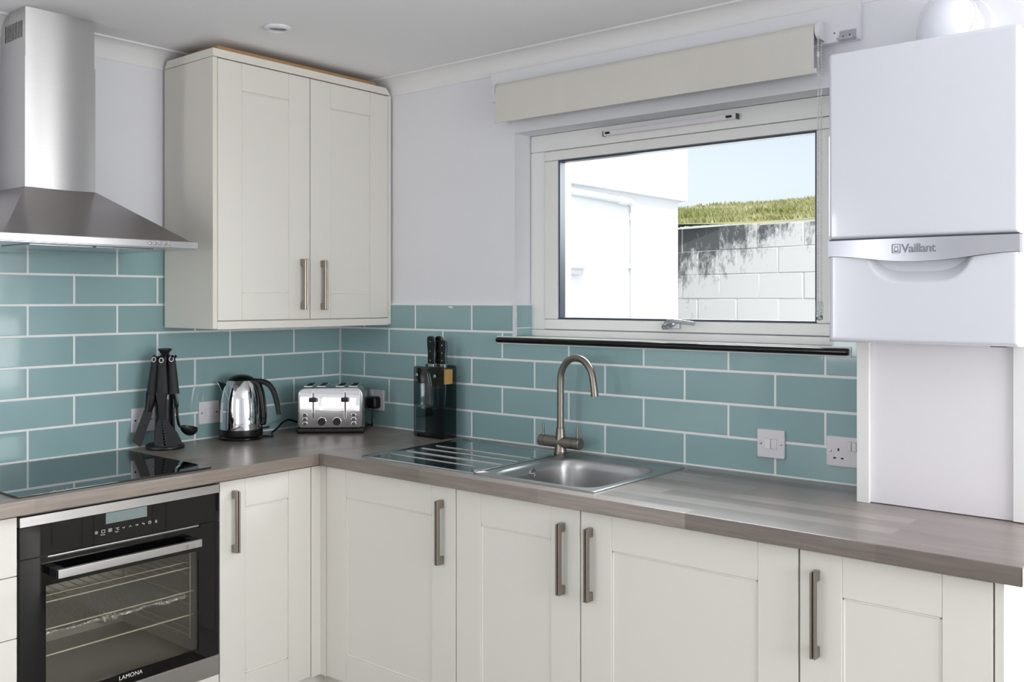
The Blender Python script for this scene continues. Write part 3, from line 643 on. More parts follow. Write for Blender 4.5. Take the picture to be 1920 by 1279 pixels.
# ------------------------------------------------------------------ cooker hood
hood = thing('cooker_hood', 'brushed steel chimney cooker hood on the wall above the hob', 'hood', (-1.28, -0.23, 0.67))
HY = -0.4625
def sheet_box(x0, x1, y0, z0, z1, sag=0.0050, n=18):
    """a folded sheet-metal duct whose front bows out by a few millimetres"""
    pr = [(x0, 0.006)] + [(x0 + (x1 - x0) * i / n, y0 + sag * (2 * i / n - 1) ** 2) for i in range(n + 1)] + [(x1, 0.006)]
    return MB().loft([[(a, b, z0) for a, b in pr], [(a, b, z1) for a, b in pr]])
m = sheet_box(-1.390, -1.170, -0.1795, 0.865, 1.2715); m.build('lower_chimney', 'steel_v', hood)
f_side = lambda u, v, w: (-1.3885 - w, u, v)
m = sheet_box(-1.3880, -1.172, -0.1775, 1.2715, 1.4245)
uc = m.build('upper_chimney', 'steel_v', hood)
m = MB(f_side)
for i in range(11):
    y = -0.150 + i * 0.0115; m.box(y, y + 0.0058, 1.334, 1.386, -0.001, -0.0005)
m.build('vent_slot', 'slot', uc)
q = lambda x0, x1, y0, z: [(x0, y0, z), (x1, y0, z), (x1, 0.006, z), (x0, 0.006, z)]
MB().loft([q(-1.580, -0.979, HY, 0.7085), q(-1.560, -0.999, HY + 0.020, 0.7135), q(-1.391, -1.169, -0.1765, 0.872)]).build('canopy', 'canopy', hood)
lip = MB().box(-1.5805, -0.9785, HY - 0.001, 0.006, 0.687, 0.7085, 0.001, 1).build('front_lip', 'steel', hood)
MB().box(-1.575, -0.984, -0.455, 0.0, 0.6855, 0.6875).build('underside', 'chrome_dull', hood)
for x0 in (-1.47, -1.275): MB().box(x0, x0 + 0.185, -0.39, -0.20, 0.6815, 0.6856, 0.0015).build('grease_filter', 'chrome_dull', hood)
for i in range(5):
    x = -1.1435 + i * 0.0165
    MB(lambda u, v, w: (x + u, HY - 0.001 - w, 0.6985 + v)).lathe([(0.0052, 0), (0.0052, 0.0035), (0.0040, 0.0048), (0.0, 0.005)], n=14, caps=False).build('button', 'chrome', lip)

# downlight
dl = thing('downlight', 'small round white downlight set in the ceiling above the wall cabinet', 'light', (-0.758, -0.582, CZ - 0.012))
MB().lathe([(0.030, CZ - 0.002), (0.030, CZ - 0.008), (0.034, CZ - 0.011), (0.0425, CZ - 0.006), (0.0435, CZ - 0.0005)], (-0.758, -0.582, 0), 36, caps=False).build('bezel', 'white_plastic', dl)
MB().lathe([(0.0, CZ - 0.001), (0.0305, CZ - 0.001)], (-0.758, -0.582, 0), 36, caps=False).build('baffle', 'boiler_band', dl)
MB().lathe([(0.0, CZ - 0.004), (0.018, CZ - 0.0035), (0.022, CZ - 0.0015)], (-0.758, -0.582, 0), 28, caps=False).build('lamp', 'screen', dl)

# ------------------------------------------------------------------ sink and tap
sk = thing('inset_sink', 'stainless steel inset sink with ribbed drainer and one bowl', 'sink', (-0.3, -1.235, 0.0))
SX0, SX1, SY0, SY1, YB = -0.557, -0.058, -1.706, -0.764, -1.268
bcx, bcy, bhx, bhy = -0.330, -1.487, 0.192, 0.186
angs = sorted([2 * math.pi * i / 96 for i in range(96)] + [math.atan2(b - bcy, a - bcx) % (2 * math.pi) for a in (SX0, SX1) for b in (SY0, YB)])
def rectring(x0, x1, y0, y1, z):
    out = []
    for a in angs:
        c, s_ = math.cos(a), math.sin(a); k = 1e9
        if abs(c) > 1e-9: k = min(k, ((x1 if c > 0 else x0) - bcx) / c)
        if abs(s_) > 1e-9: k = min(k, ((y1 if s_ > 0 else y0) - bcy) / s_)
        out.append((bcx + c * k, bcy + s_ * k, z))
    return out
def bowlring(k, z, n=5.0, off=0.0, sh=0.0):
    out = []
    for a in angs:
        c, s_ = math.cos(a), math.sin(a); hx, hy = bhx * k + off, bhy * k + off
        r = (abs(c / hx) ** n + abs(s_ / hy) ** n) ** (-1 / n); out.append((bcx + c * r, bcy + s_ * r, z))
    return out
rings = [rectring(SX0, SX1, SY0, YB, 0.0005), rectring(SX0 + 0.0012, SX1 - 0.0012, SY0 + 0.0012, YB, 0.0032), rectring(SX0 + 0.0035, SX1 - 0.0035, SY0 + 0.0035, YB, 0.0048), rectring(SX0 + 0.009, SX1 - 0.009, SY0 + 0.009, YB, 0.0042),
         bowlring(1, 0.0026, 7, 0.012), bowlring(1, 0.0030, 6.5, 0.005), bowlring(1, 0.0012, 6, 0.0), bowlring(1, -0.006, 6, -0.005), bowlring(0.965, -0.03, 5.5), bowlring(0.94, -0.08, 5.2), bowlring(0.91, -0.125, 5),
         bowlring(0.86, -0.150, 4.5), bowlring(0.76, -0.162, 4), bowlring(0.5, -0.166, 3.2), bowlring(0.22, -0.168, 2.2)]
bowl = MB().loft(rings, caps=False).build('bowl', 'sinksteel', sk, smooth=50)
ribs = (-0.2350, -0.3080, -0.3830, -0.4600)
def deck(i, j):
    x = SX0 + (SX1 - SX0) * i / 250; y = YB + (SY1 - YB) * j / 120
    ex = min(x - SX0, SX1 - x); ey = SY1 - y; e = min(ex, ey)
    z = 0.0048 * math.sin(min(1, e / 0.004) * math.pi / 2)
    ss = lambda t: max(0.0, min(1.0, t)) ** 2 * (3 - 2 * max(0.0, min(1.0, t)))
    z -= 0.0036 * ss((e - 0.011) / 0.012) * ss((y - YB) / 0.02)
    inr = ss((y - YB - 0.017) / 0.02) * ss((SY1 - 0.022 - y) / 0.02)
    for r in ribs: z += 0.0032 * math.exp(-((x - r) / 0.0019) ** 2) * (inr if r != ribs[3] else inr * ss((y + 1.205) / 0.03))
    rd = math.exp(-((y - YB - 0.010) / 0.0060) ** 2) * ss((x + 0.515) / 0.01) * ss((-0.150 - x) / 0.01)
    for r in ribs[:3]: rd *= 1 - math.exp(-((x - r) / 0.008) ** 2)
    return (x, y, z + 0.0065 * rd)
MB().grid(250, 120, deck).build('drainer', 'drainer', sk, smooth=60)
MB().lathe([(0.0, 0.0075), (0.018, 0.0075), (0.0225, 0.006), (0.0225, 0.001)], (-0.497, -1.236, 0), 28, caps=False).build('waste_control', 'sinksteel', sk)
fo_ = lambda u, v, w: (-0.3185 + u, -1.3064 - w, -0.0265 + v)
m = MB(fo_); m.plate(circle(0, 0, 0.0155, 24, 0.0165), [circle(0, 0, 0.0115, 24, 0.0125)], 0.0, 0.004); ofl = m.build('overflow', 'chrome', sk)
MB(fo_).lathe([(0.0115, 0.0005), (0.0, 0.0005)], n=20, caps=False).build('overflow_hole', 'slot', ofl)
MB(fo_).lathe([(0.0, 0.006), (0.004, 0.005), (0.0055, 0.001)], n=14, caps=False).box(-0.0012, 0.0012, -0.011, 0.011, 0.001, 0.003).build('overflow_screw', 'chrome', ofl)
MB().lathe([(0.0, -0.166), (0.028, -0.1655), (0.038, -0.163), (0.042, -0.1655)], (bcx, bcy, 0), 28, caps=False).build('plug_hole', 'chrome', sk)

TX, TY = -0.0865, -1.2445
tp = thing('mixer_tap', 'brushed nickel swan-neck mixer tap standing behind the sink bowl', 'tap', (TX, TY, 0.002))
ft = lambda x, y, z: (TX + x, TY + y, z)
m = MB(ft); m.lathe([(0.0235, 0.003), (0.0235, 0.006), (0.021, 0.008), (0.0195, 0.02), (0.0185, 0.045)], n=28)
m.lathe([(0.0185, 0.042), (0.0175, 0.058), (0.0155, 0.068), (0.0148, 0.088), (0.0135, 0.0895)], n=28)
m.tube([(0, 0.060, 0.0405), (0, -0.056, 0.0405)], 0.0195, 28); m.build('body', 'tap', tp)
for sgn, yy in ((1, 0.0605), (-1, -0.0565)):
    k = MB(ft); k.tube([(0, yy, 0.0405), (0, yy + sgn * 0.0012, 0.0405)], 0.0186, 28, caps=False); k.tube([(0, yy + sgn * 0.0012, 0.0405), (0, yy + sgn * 0.0255, 0.0405), (0, yy + sgn * 0.0275, 0.0405)], [0.0198, 0.0198, 0.018], 28)
    kn = k.build('knob', 'tap', tp)
    MB(ft).tube([(0, yy + sgn * 0.013, 0.056), (0, yy + sgn * 0.013, 0.0965), (0, yy + sgn * 0.013, 0.098)], [0.0040, 0.0040, 0.003], 14).build('lever', 'tap', kn)
su = Vector((-0.133, -0.991, 0)); pts = [(0, 0, 0.087), (0, 0, 0.15), (0, 0, 0.20), (0, 0, 0.245)]
for a in range(10, 171, 8):
    pts.append(tuple(su * (0.0745 * (1 - math.cos(R(a)))) + Vector((0, 0, 0.252 + 0.0775 * math.sin(R(a))))))
e = Vector(pts[-1]); pts += [tuple(e + su * 0.004 + Vector((0, 0, -0.022))), tuple(e + su * 0.0065 + Vector((0, 0, -0.040)))]
spt = MB(ft).tube(pts, [0.0125] + [0.0117] * (len(pts) - 1), 24).build('spout', 'tap', tp, smooth=60)
e2 = Vector(pts[-1]); MB(ft).tube([tuple(e2 + Vector((0, 0, 0.0))), tuple(e2 + su * 0.0022 + Vector((0, 0, -0.0185)))], 0.0126, 24).build('aerator', 'tap', spt)

# ------------------------------------------------------------------ boiler, flue, pipe boxing
BX = -0.32; fB = FX(BX); BY0, BY1, BZ0, BZ1 = -2.693, -2.2585, 0.4190, 1.1455
bo = thing('boiler', 'white wall-hung gas boiler with a curved silver band, right of the window', 'boiler', (-0.16, -2.475, 0.419))
MB().box(-0.30, 0.0, BY0 + 0.004, BY1 - 0.003, BZ0 + 0.004, BZ1 - 0.003, 0.004, 1).build('casing', 'boiler', bo)
MB(fB).box(BY0, BY1, 0.6755, BZ1, -0.05, 0.0, 0.010, 4).build('upper_panel', 'boiler', bo)
bc = (BY0 + BY1) / 2; hw = (BY1 - BY0) / 2
def bandpt(i, j):
    u = BY0 + (BY1 - BY0) * i / 48; b = 0.6335 - 0.0170 * max(0, math.cos(min(1, abs((u - bc) / hw) * 1.05) * math.pi / 2)) ** 1.6
    return (u, b + (0.6725 - b) * j / 4, 0.0005 + 0.010 * (1 - ((u - bc) / hw) ** 2))
band = MB(fB).grid(48, 4, bandpt, lambda p: (p[0], p[1], -0.03)).build('band', 'boiler_band', bo)
MB(fB).box(BY0 + 0.002, BY1 - 0.002, 0.630, 0.6762, -0.04, -0.004).build('shadow_gap', 'gasket', bo)
def lowp(i, j):
    u = BY0 + (BY1 - BY0) * i / 90; top = 0.6325 - 0.0170 * max(0, math.cos(min(1, abs((u - bc) / hw) * 1.05) * math.pi / 2)) ** 1.6
    v = BZ0 + (top - BZ0) * j / 50
    du = abs(u - bc) / 0.118; zb = 0.5665 + 0.052 * du ** 4
    k = max(0, min(1, (v - zb) / 0.050)); rec = 0.032 * k ** 0.75 * max(0, min(1, (1.02 - du) / 0.16)) if du < 1.02 else 0
    e = min(u - BY0, BY1 - u, v - BZ0); ed = 0.010 - math.sqrt(max(0, 0.0001 - max(0, 0.010 - e) ** 2)) if e < 0.010 else 0
    return (u, v, -rec - ed)
MB(fB).grid(90, 50, lowp, lambda p: (p[0], p[1], -0.05)).build('lower_panel', 'boiler', bo, smooth=50)
MB(fB).box(-2.66, -2.625, BZ0 - 0.003, BZ0 + 0.004, -0.10, -0.035).build('valve_slot', 'slot', bo)
ltr = lambda dy: (lambda x, y, z: fB(dy - x, 0.6385 + y, 0.0113 - 0.010 * ((dy - x - bc) / hw) ** 2 + z))
MB().text('Vaillant', 0.0288, ltr(-2.4405), 0.0006, 0.93, 0.0004).build('lettering', 'emboss', band)
m = MB(lambda u, v, w: fB(u, v, w + 0.0062)); m.plate(rrect(-2.4385, -2.4180, 0.6365, 0.6590, 0.003), [rrect(-2.4367, -2.4198, 0.6383, 0.6572, 0.002)], 0.004, 0.0052)
m.plate(circle(-2.42825, 0.6462, 0.0050, 20, 0.0062), [circle(-2.42825, 0.6462, 0.0038, 20, 0.0050)], 0.004, 0.0050)
for sg in (-1, 1): m.plate([(-2.42825 + sg * 0.0008, 0.6515), (-2.42825 + sg * 0.0048, 0.6565), (-2.42825 + sg * 0.0030, 0.6515)], [], 0.004, 0.0050)
m.plate([(-2.4352, 0.6425), (-2.4213, 0.6425), (-2.4235, 0.6400), (-2.4330, 0.6400)], [], 0.004, 0.0050)
m.build('emblem', 'emboss', band)
flu = thing('flue_elbow', 'white rounded flue elbow rising from the boiler top into the wall', 'flue', (-0.16, -2.49, BZ1))
el = [(-0.165, -2.49, BZ1 - 0.003), (-0.165, -2.49, 1.185)] + [(-0.165 + 0.055 * (1 - math.cos(R(a))), -2.49, 1.185 + 0.055 * math.sin(R(a))) for a in range(15, 91, 15)] + [(-0.06, -2.49, 1.240), (0.008, -2.49, 1.240)]
MB().tube(el, 0.062, 32).build('elbow', 'boiler', flu, smooth=60)
MB().lathe([(0.066, -0.115), (0.066, -0.095), (0.063, -0.09)], (0.0, -2.49, 1.240), 32, 'x').build('joint_ring', 'white_plastic', flu)
MB().lathe([(0.062, -0.018), (0.078, -0.016), (0.082, -0.002), (0.082, 0.008)], (0.0, -2.49, 1.240), 32, 'x').build('wall_collar', 'white_plastic', flu)
bx = thing('pipe_boxing', 'white boxing panel standing on the worktop below the boiler', 'panel', (-0.1, -2.48, 0.0))
MB().box(-0.2045, 0.0, -2.3215, -2.2895, 0.0, 0.4195, 0.001, 1).build('side_post', 'white_paint', bx)
MB().box(-0.1935, -0.175, -2.6555, -2.3215, 0.002, 0.4195).build('front_panel', 'white_plastic', bx)
MB().box(-0.2035, 0.0, -2.690, -2.6555, 0.002, 0.4195, 0.001, 1).build('side_post', 'white_paint', bx)

# ------------------------------------------------------------------ blind
bat = thing('blind_batten', 'white painted wooden batten fixed high on the wall above the window', 'board', (0, -1.55, 1.255))
MB().box(-0.018, 0.008, -2.2290, -0.872, 1.256, 1.3605, 0.001, 1).build('board', 'wall', bat)
MB().box(-0.046, -0.017, -2.2220, -2.177, 1.2545, 1.2600, 0.0005).box(-0.0205, -0.017, -2.2220, -2.177, 1.2600, 1.284, 0.0005).build('mounting_bracket', 'boiler_band', bat)
for y, z in ((-2.187, 1.268), (-2.2055, 1.270), (-2.161, 1.282)): MB(lambda u, v, w: (-0.0205 - w, u, v)).plate(circle(y, z, 0.0022, 10), [], 0.0 if y != -2.161 else -0.003, 0.0006 if y != -2.161 else -0.002).build('screw_hole', 'slot', bat)
bd = thing('roller_blind', 'beige fabric roller blind rolled up almost fully above the window', 'blind', (-0.045, -1.53, 1.166))
cx, cz, rr = -0.043, 1.290, 0.021
prof = [(cx - rr * math.cos(R(a)), cz + rr * math.sin(R(a))) for a in range(180, -1, -12)] + [(cx - rr, 1.25), (cx - rr, 1.185), (cx - rr + 0.001, 1.167)]
inn = [(x + (0.0009 if k > 15 else 0.0009 * (cx - x) / rr), z) for k, (x, z) in enumerate(prof)][::-1]
ymx, ymn = -0.9325, -2.1195
fab = MB().loft([[(p[0], ymx, p[1]) for p in prof + inn], [(p[0], ymn, p[1]) for p in prof + inn]]).build('fabric', 'blind', bd, smooth=50)
MB().tube([(cx - rr + 0.004, ymx + 0.002, 1.173), (cx - rr + 0.004, ymn - 0.002, 1.173)], 0.0065, 12, flat=0.5).build('bottom_bar', 'blind', bd)
MB().tube([(cx - rr + 0.004, ymn - 0.001, 1.173), (cx - rr + 0.004, ymn - 0.006, 1.173)], 0.008, 12, flat=0.6).build('bar_end', 'white_plastic', bd)
MB().tube([(cx - rr + 0.004, ymx + 0.001, 1.173), (cx - rr + 0.004, ymx + 0.006, 1.173)], 0.008, 12, flat=0.6).build('bar_end', 'white_plastic', bd)
MB().tube([(cx, ymx - 0.004, cz), (cx, ymn + 0.004, cz)], 0.0165, 18).build('roller_tube', 'chrome_dull', bd)
for y, sg, nm in ((ymx, 1, 'bracket'), (ymn, -1, 'bracket')):
    m = MB(); m.tube([(cx, y + sg * 0.003, cz), (cx, y + sg * 0.012, cz), (cx, y + sg * 0.0145, cz)], [0.025, 0.025, 0.022], 28)
    m.box(cx, -0.018, y + (0.0115 if sg > 0 else -0.0140), y + (0.0140 if sg > 0 else -0.0115), cz - 0.026, cz + 0.026, 0.003)
    m.build(nm, 'white_plastic', bd)
m = MB(); zb = 0.475
def bead(x, y, z, r=0.0026): m.lathe([(0.0005, -r), (r * 0.8, -r * 0.6), (r, 0), (r * 0.8, r * 0.6), (0.0005, r)], (x, y, z), 6)
z = 1.272
while z > zb:
    bead(-0.052, -2.1270, z); bead(-0.030, -2.1275, z - 0.003); z -= 0.0064
m.tube([(-0.052, -2.127, 1.272), (-0.052, -2.127, zb)], 0.0006, 4); m.tube([(-0.030, -2.1275, 1.272), (-0.030, -2.1275, zb)], 0.0006, 4)
stuff(m.build('bead_chain', 'white_plastic', bd))
MB().tube([(-0.052, -2.127, 1.229), (-0.052, -2.127, 1.226), (-0.052, -2.127, 1.215), (-0.052, -2.127, 1.212)], [0.003, 0.004, 0.004, 0.003], 10).build('chain_joiner', 'white_plastic', bd)
m = MB(); m.tube(bez([(-0.052, -2.127, 0.520), (-0.052, -2.127, 0.485), (-0.041, -2.127, 0.470), (-0.030, -2.127, 0.485), (-0.030, -2.127, 0.520)], 6), 0.0045, 8, flat=1.4)
m.lathe([(0.009, 0.468), (0.009, 0.478), (0.006, 0.480)], (-0.041, -2.127, 0), 12); m.build('chain_weight', 'clear', bd)

# ------------------------------------------------------------------ switch plates and sockets
def plate_base(t, f, u0, u1, v0, v1):
    return MB(f).plate(rrect(u0, u1, v0, v1, 0.004), [], 0.0005, 0.0085, 0.0016).build('face_plate', 'white_plastic', t)
def screw(p, f, u, v):
    MB(lambda a, b, c: f(u + a, v + b, c)).lathe([(0.0, 0.0072), (0.0028, 0.0078), (0.0034, 0.0090), (0.0, 0.0092)], n=12, caps=False).build('screw', 'chrome_dull', p)
    MB(f).box(u - 0.0034, u - 0.0012, v - 0.0022, v + 0.0022, 0.0088, 0.0094).build('screw_slot', 'slot', p)
def spur(label, f, u0, v0, flip):
    t = thing('fused_switch', label, 'switch', f(u0 + 0.043, v0, 0), 'fused switches on the tiles'); u1, v1 = u0 + 0.086, v0 + 0.0845
    p = plate_base(t, f, u0, u1, v0, v1); screw(p, f, u0 + 0.0115, v0 + 0.042); screw(p, f, u1 - 0.0115, v0 + 0.042)
    a, b = (u0 + 0.026, u0 + 0.0425) if flip else (u0 + 0.0435, u0 + 0.060)
    c, d = (u0 + 0.0435, u0 + 0.062) if flip else (u0 + 0.024, u0 + 0.0425)
    m = MB(f); m.box(a - 0.0005, b + 0.0005, v0 + 0.0275, v0 + 0.0565, 0.0084, 0.0088); m.box(c - 0.0005, d + 0.0005, v0 + 0.0275, v0 + 0.0565, 0.0084, 0.0088); m.build('rim_line', 'print_dark', p)
    m = MB(f)
    m.add([(a, v0 + 0.028, 0.0075), (b, v0 + 0.028, 0.0075), (b, v0 + 0.056, 0.0075), (a, v0 + 0.056, 0.0075), (a, v0 + 0.028, 0.0125), (b, v0 + 0.028, 0.0125), (b, v0 + 0.056, 0.0095), (a, v0 + 0.056, 0.0095)],
          [(0, 1, 2, 3), (4, 5, 6, 7), (0, 1, 5, 4), (1, 2, 6, 5), (2, 3, 7, 6), (3, 0, 4, 7)])
    m.build('rocker', 'white_plastic', p)
    MB(f).box(c, d, v0 + 0.028, v0 + 0.056, 0.0075, 0.0094, 0.0006, 1).build('fuse_carrier', 'white_plastic', p)
    return t
fs, fx = FY(0), FX(0)
spur('white fused switch on the tiles half hidden behind the utensil stand', fs, -0.9540, 0.0545, True)
spur('white fused switch on the tiles partly behind the kettle', fs, -0.6885, 0.0565, True)
spur('white fused switch on the tiles right of the sink, nothing in front', fx, -2.0085, 0.0530, False)
def pins(p, f, u, v):
    m = MB(f); m.box(u - 0.0022, u + 0.0022, v + 0.0095, v + 0.0175, 0.0082, 0.0088); m.box(u - 0.0145, u - 0.0075, v - 0.0130, v - 0.0085, 0.0082, 0.0088); m.box(u + 0.0075, u + 0.0145, v - 0.0130, v - 0.0085, 0.0082, 0.0088)
    m.build('pin_hole', 'slot', p)
def rocker(p, f, u, v, w=0.0105, h=0.026):
    MB(f).box(u - w / 2 - 0.0005, u + w / 2 + 0.0005, v - h / 2 - 0.0005, v + h / 2 + 0.0005, 0.0083, 0.0088).build('rim_line', 'print_dark', p)
    MB(f).box(u - w / 2, u + w / 2, v - h / 2, v + h / 2, 0.0075, 0.0120, 0.001, 1).build('rocker', 'white_plastic', p)
t = thing('double_socket', 'white double plug socket on the tiles against the boiler boxing', 'socket', fx(-2.205, 0.051, 0))
p = plate_base(t, fx, -2.2795, -2.1343, 0.0510, 0.1355); screw(p, fx, -2.1455, 0.0935)
pins(p, fx, -2.1690, 0.0850); rocker(p, fx, -2.2005, 0.1105); rocker(p, fx, -2.2150, 0.1105); pins(p, fx, -2.248, 0.0850)
t = thing('single_socket', 'white single plug socket on the tiles behind the toaster', 'socket', fx(-0.24, 0.066, 0))
p = plate_base(t, fx, -0.2790, -0.1930, 0.0660, 0.1505); rocker(p, fx, -0.2105, 0.133, 0.012, 0.022); pins(p, fx, -0.2360, 0.1000)
pl = thing('plug', 'black mains plug pushed into the socket behind the toaster', 'plug', (-0.01, -0.243, 0.075))
MB(fx).box(-0.268, -0.218, 0.076, 0.126, 0.009, 0.047, 0.010, 3).build('body', 'black', pl)
MB().tube(bez([(-0.036, -0.243, 0.080), (-0.040, -0.247, 0.055), (-0.046, -0.252, 0.025), (-0.040, -0.246, 0.006), (-0.020, -0.215, 0.0045), (-0.014, -0.150, 0.0045)], 7), 0.0034, 10).build('cord', 'black', pl)

# ------------------------------------------------------------------ utensil stand
UX, UY = -0.876, -0.090
fu = lambda r, d, z: tuple(Vector((UX, UY, 0)) + U * r - F * d + Vector((0, 0, z)))
us = thing('utensil_stand', 'tall black carousel stand for kitchen tools beside the hob', 'utensil stand', (UX, UY, 0))
MB(fu).lathe([(0.0, 0.0003), (0.064, 0.0003), (0.066, 0.004), (0.065, 0.012), (0.060, 0.017), (0.036, 0.0205), (0.0, 0.0205)], n=40, caps=False).build('base', 'black', us)
MB(fu).lathe([(0.037, 0.018), (0.035, 0.06), (0.033, 0.12), (0.035, 0.17), (0.033, 0.20), (0.022, 0.28), (0.018, 0.318), (0.012, 0.33)], n=28).build('column', 'black_gloss', us)
MB(fu).lathe([(0.0115, 0.327), (0.013, 0.333), (0.018, 0.342), (0.0235, 0.3475), (0.0230, 0.3515), (0.012, 0.3530), (0.0, 0.3530)], n=28).build('top_knob', 'soft_black', us)
m = MB(fu)
for a in (90, 180, 0, 30, 150, 270):
    c, s_ = math.cos(R(a)), math.sin(R(a)); m.tube([(0.010 * c, 0.010 * s_, 0.322), (0.034 * c, 0.034 * s_, 0.321), (0.040 * c, 0.040 * s_, 0.327)], [0.0038, 0.0038, 0.005], 8)
m.build('hook', 'black', us)
def ut(label, name, eye, end):
    """a hanging tool with its handle from the hook eye down to END; eye and end are (across, towards, height)"""
    E, Z = Vector(eye), Vector(end); t = thing(name, label, name.split('_')[-1], fu(end[0], end[1], 0.02))
    n = 12; rings = []; ax = (E - Z).normalized(); out = Vector((E.x * 0.45, abs(E.y) + 0.02, 0)).normalized(); side = ax.cross(out).normalized(); out = side.cross(ax).normalized()
    for i in range(n + 1):
        k = i / n; c = E + (Z - E) * k + ax * 0.010 * (1 - k); wd = 0.0125 + 0.0085 * k ** 0.8; th = 0.009 + 0.004 * k
        if i == 0: wd *= 0.75
        rings.append([tuple(c + side * (wd * math.cos(2 * math.pi * j / 16)) + out * (th * math.sin(2 * math.pi * j / 16))) for j in range(16)])
    hn = MB(fu).loft(rings).build('handle', 'soft_black', t, smooth=60)
    q = E + out * 0.0078 - ax * 0.001
    m = MB(fu); ri = []
    for rr2, ww in ((0.0058, 0.0), (0.0058, 0.0022), (0.0080, 0.0022), (0.0080, 0.0)):
        ri.append([tuple(q + side * (rr2 * math.cos(2 * math.pi * j / 18)) + ax * (rr2 * 1.15 * math.sin(2 * math.pi * j / 18)) + out * ww) for j in range(18)])
    m.loft(ri, caps=False).build('eyelet', 'white_plastic', hn)
    MB(fu).loft([[tuple(q + side * (0.0058 * math.cos(2 * math.pi * j / 14)) + ax * (0.0066 * math.sin(2 * math.pi * j / 14)) + out * ww) for j in range(14)] for ww in (-0.002, 0.0008)]).build('eyelet_hole', 'slot', hn)
    return t, hn
def sheet(f, poly, holes, w0, w1, name, m_, t):
    return MB(f).plate(poly, holes, w0, w1, 0.0006).build(name, m_, t)
t, hn = ut('black slotted turner hanging at the front of the utensil stand', 'slotted_turner', (0.003, 0.034, 0.313), (0.009, 0.050, 0.193))
MB(fu).loft([[(0.008 + sx * 0.0185, 0.052 + sy * 0.008, 0.200) for sx, sy in ((-1, -1), (1, -1), (1, 1), (-1, 1))], [(0.009 + sx * 0.015, 0.054 + sy * 0.006, 0.175) for sx, sy in ((-1, -1), (1, -1), (1, 1), (-1, 1))],
             [(0.011 + sx * 0.010, 0.055 + sy * 0.004, 0.130) for sx, sy in ((-1, -1), (1, -1), (1, 1), (-1, 1))], [(0.012 + sx * 0.012, 0.055 + sy * 0.002, 0.104) for sx, sy in ((-1, -1), (1, -1), (1, 1), (-1, 1))]]).build('shaft', 'soft_black', t, smooth=60)
bl_ = [(0.000, 0.116), (0.023, 0.116), (0.030, 0.104), (0.046, 0.085), (0.066, 0.062), (0.0800, 0.036), (0.0805, 0.028), (0.074, 0.022), (0.055, 0.0165), (0.030, 0.0140), (0.004, 0.0145), (-0.010, 0.0185), (-0.0135, 0.030), (-0.012, 0.060), (-0.008, 0.090)]
sheet(lambda u, v, w: fu(u, w + (0.11 - v) * 0.10, v), bl_, [circle(0.0105 + 0.0016 * i, 0.0975 - 0.0095 * i, 0.0021 + 0.0002 * i, 10) for i in range(9)], 0.0535, 0.0565, 'blade', 'soft_black', t)
t, hn = ut('black flat spatula with bent blade hanging on the hob side of the utensil stand', 'flat_spatula', (-0.0255, 0.020, 0.315), (-0.0350, 0.030, 0.193))
def oval(c, a, b): return [(c[0] + a * math.cos(2 * math.pi * k / 14), c[1] + b * math.sin(2 * math.pi * k / 14), c[2]) for k in range(14)]
MB(fu).loft([oval((-0.0350, 0.030, 0.200), 0.0205, 0.010), oval((-0.0365, 0.032, 0.178), 0.0190, 0.008), oval((-0.0400, 0.034, 0.155), 0.0160, 0.006), oval((-0.0460, 0.036, 0.132), 0.0138, 0.003)]).build('shaft', 'black_gloss', t, smooth=60)
sheet(lambda u, v, w: fu(u, w, v), [(-0.060, 0.138), (-0.033, 0.138), (-0.030, 0.128), (-0.071, 0.013), (-0.075, 0.0105), (-0.0985, 0.0265), (-0.1005, 0.031)], [], 0.034, 0.0375, 'blade', 'black', t)
t, hn = ut('black ladle hanging on the kettle side of the utensil stand', 'soup_ladle', (0.0270, 0.012, 0.316), (0.0365, 0.020, 0.193))
MB(fu).tube(bez([(0.0420, 0.022, 0.200), (0.048, 0.020, 0.16), (0.051, 0.018, 0.11), (0.056, 0.014, 0.082), (0.066, 0.012, 0.075)], 6), [0.0075] * 8 + [0.005] * 17, 10, flat=0.55).build('shaft', 'black_gloss', t, smooth=60)
m = MB(fu); rings = []
for k in range(9): a = R(90 * k / 8); rings.append([(0.0885 + 0.0305 * math.cos(a) * math.cos(2 * math.pi * j / 28), 0.010 + 0.0305 * math.cos(a) * math.sin(2 * math.pi * j / 28), 0.0760 - 0.030 * math.sin(a) - 0.18 * 0.0305 * math.cos(a) * math.cos(2 * math.pi * j / 28)) for j in range(28)])
inn = [[(0.0885 + (x - 0.0885) * 0.93, 0.010 + (y - 0.010) * 0.93, 0.0762 + (z - 0.0762) * 0.92) for x, y, z in r] for r in rings][::-1]
m.loft(rings[::-1] + inn[::-1], caps=False).build('bowl', 'black', t, smooth=50)

# ------------------------------------------------------------------ kettle on its base
KX, KY = -0.568, -0.100
fk = lambda r, d, z: tuple(Vector((KX, KY, 0)) + U * r - F * d + Vector((0, 0, z)))
kb = thing('kettle_stand', 'round black power base under the steel kettle', 'kettle stand', (KX, KY, 0))
MB(fk).lathe([(0.0, 0.0003), (0.078, 0.0003), (0.083, 0.004), (0.083, 0.009), (0.078, 0.0135), (0.0, 0.0140)], n=48, caps=False).build('base', 'black_gloss', kb)
MB().tube(bez([fk(0.070, -0.02, 0.006), fk(0.11, -0.022, 0.006), (-0.437, -0.110, 0.008), (-0.396, -0.090, 0.020), (-0.355, -0.068, 0.036), (-0.30, -0.036, 0.040), (-0.24, -0.024, 0.02), (-0.18, -0.022, 0.005), (-0.11, -0.022, 0.0045)], 7), 0.0042, 10).build('cord', 'black', kb)
kt = thing('kettle', 'polished steel kettle with black lid and curved black handle', 'kettle', (KX, KY, 0.014))
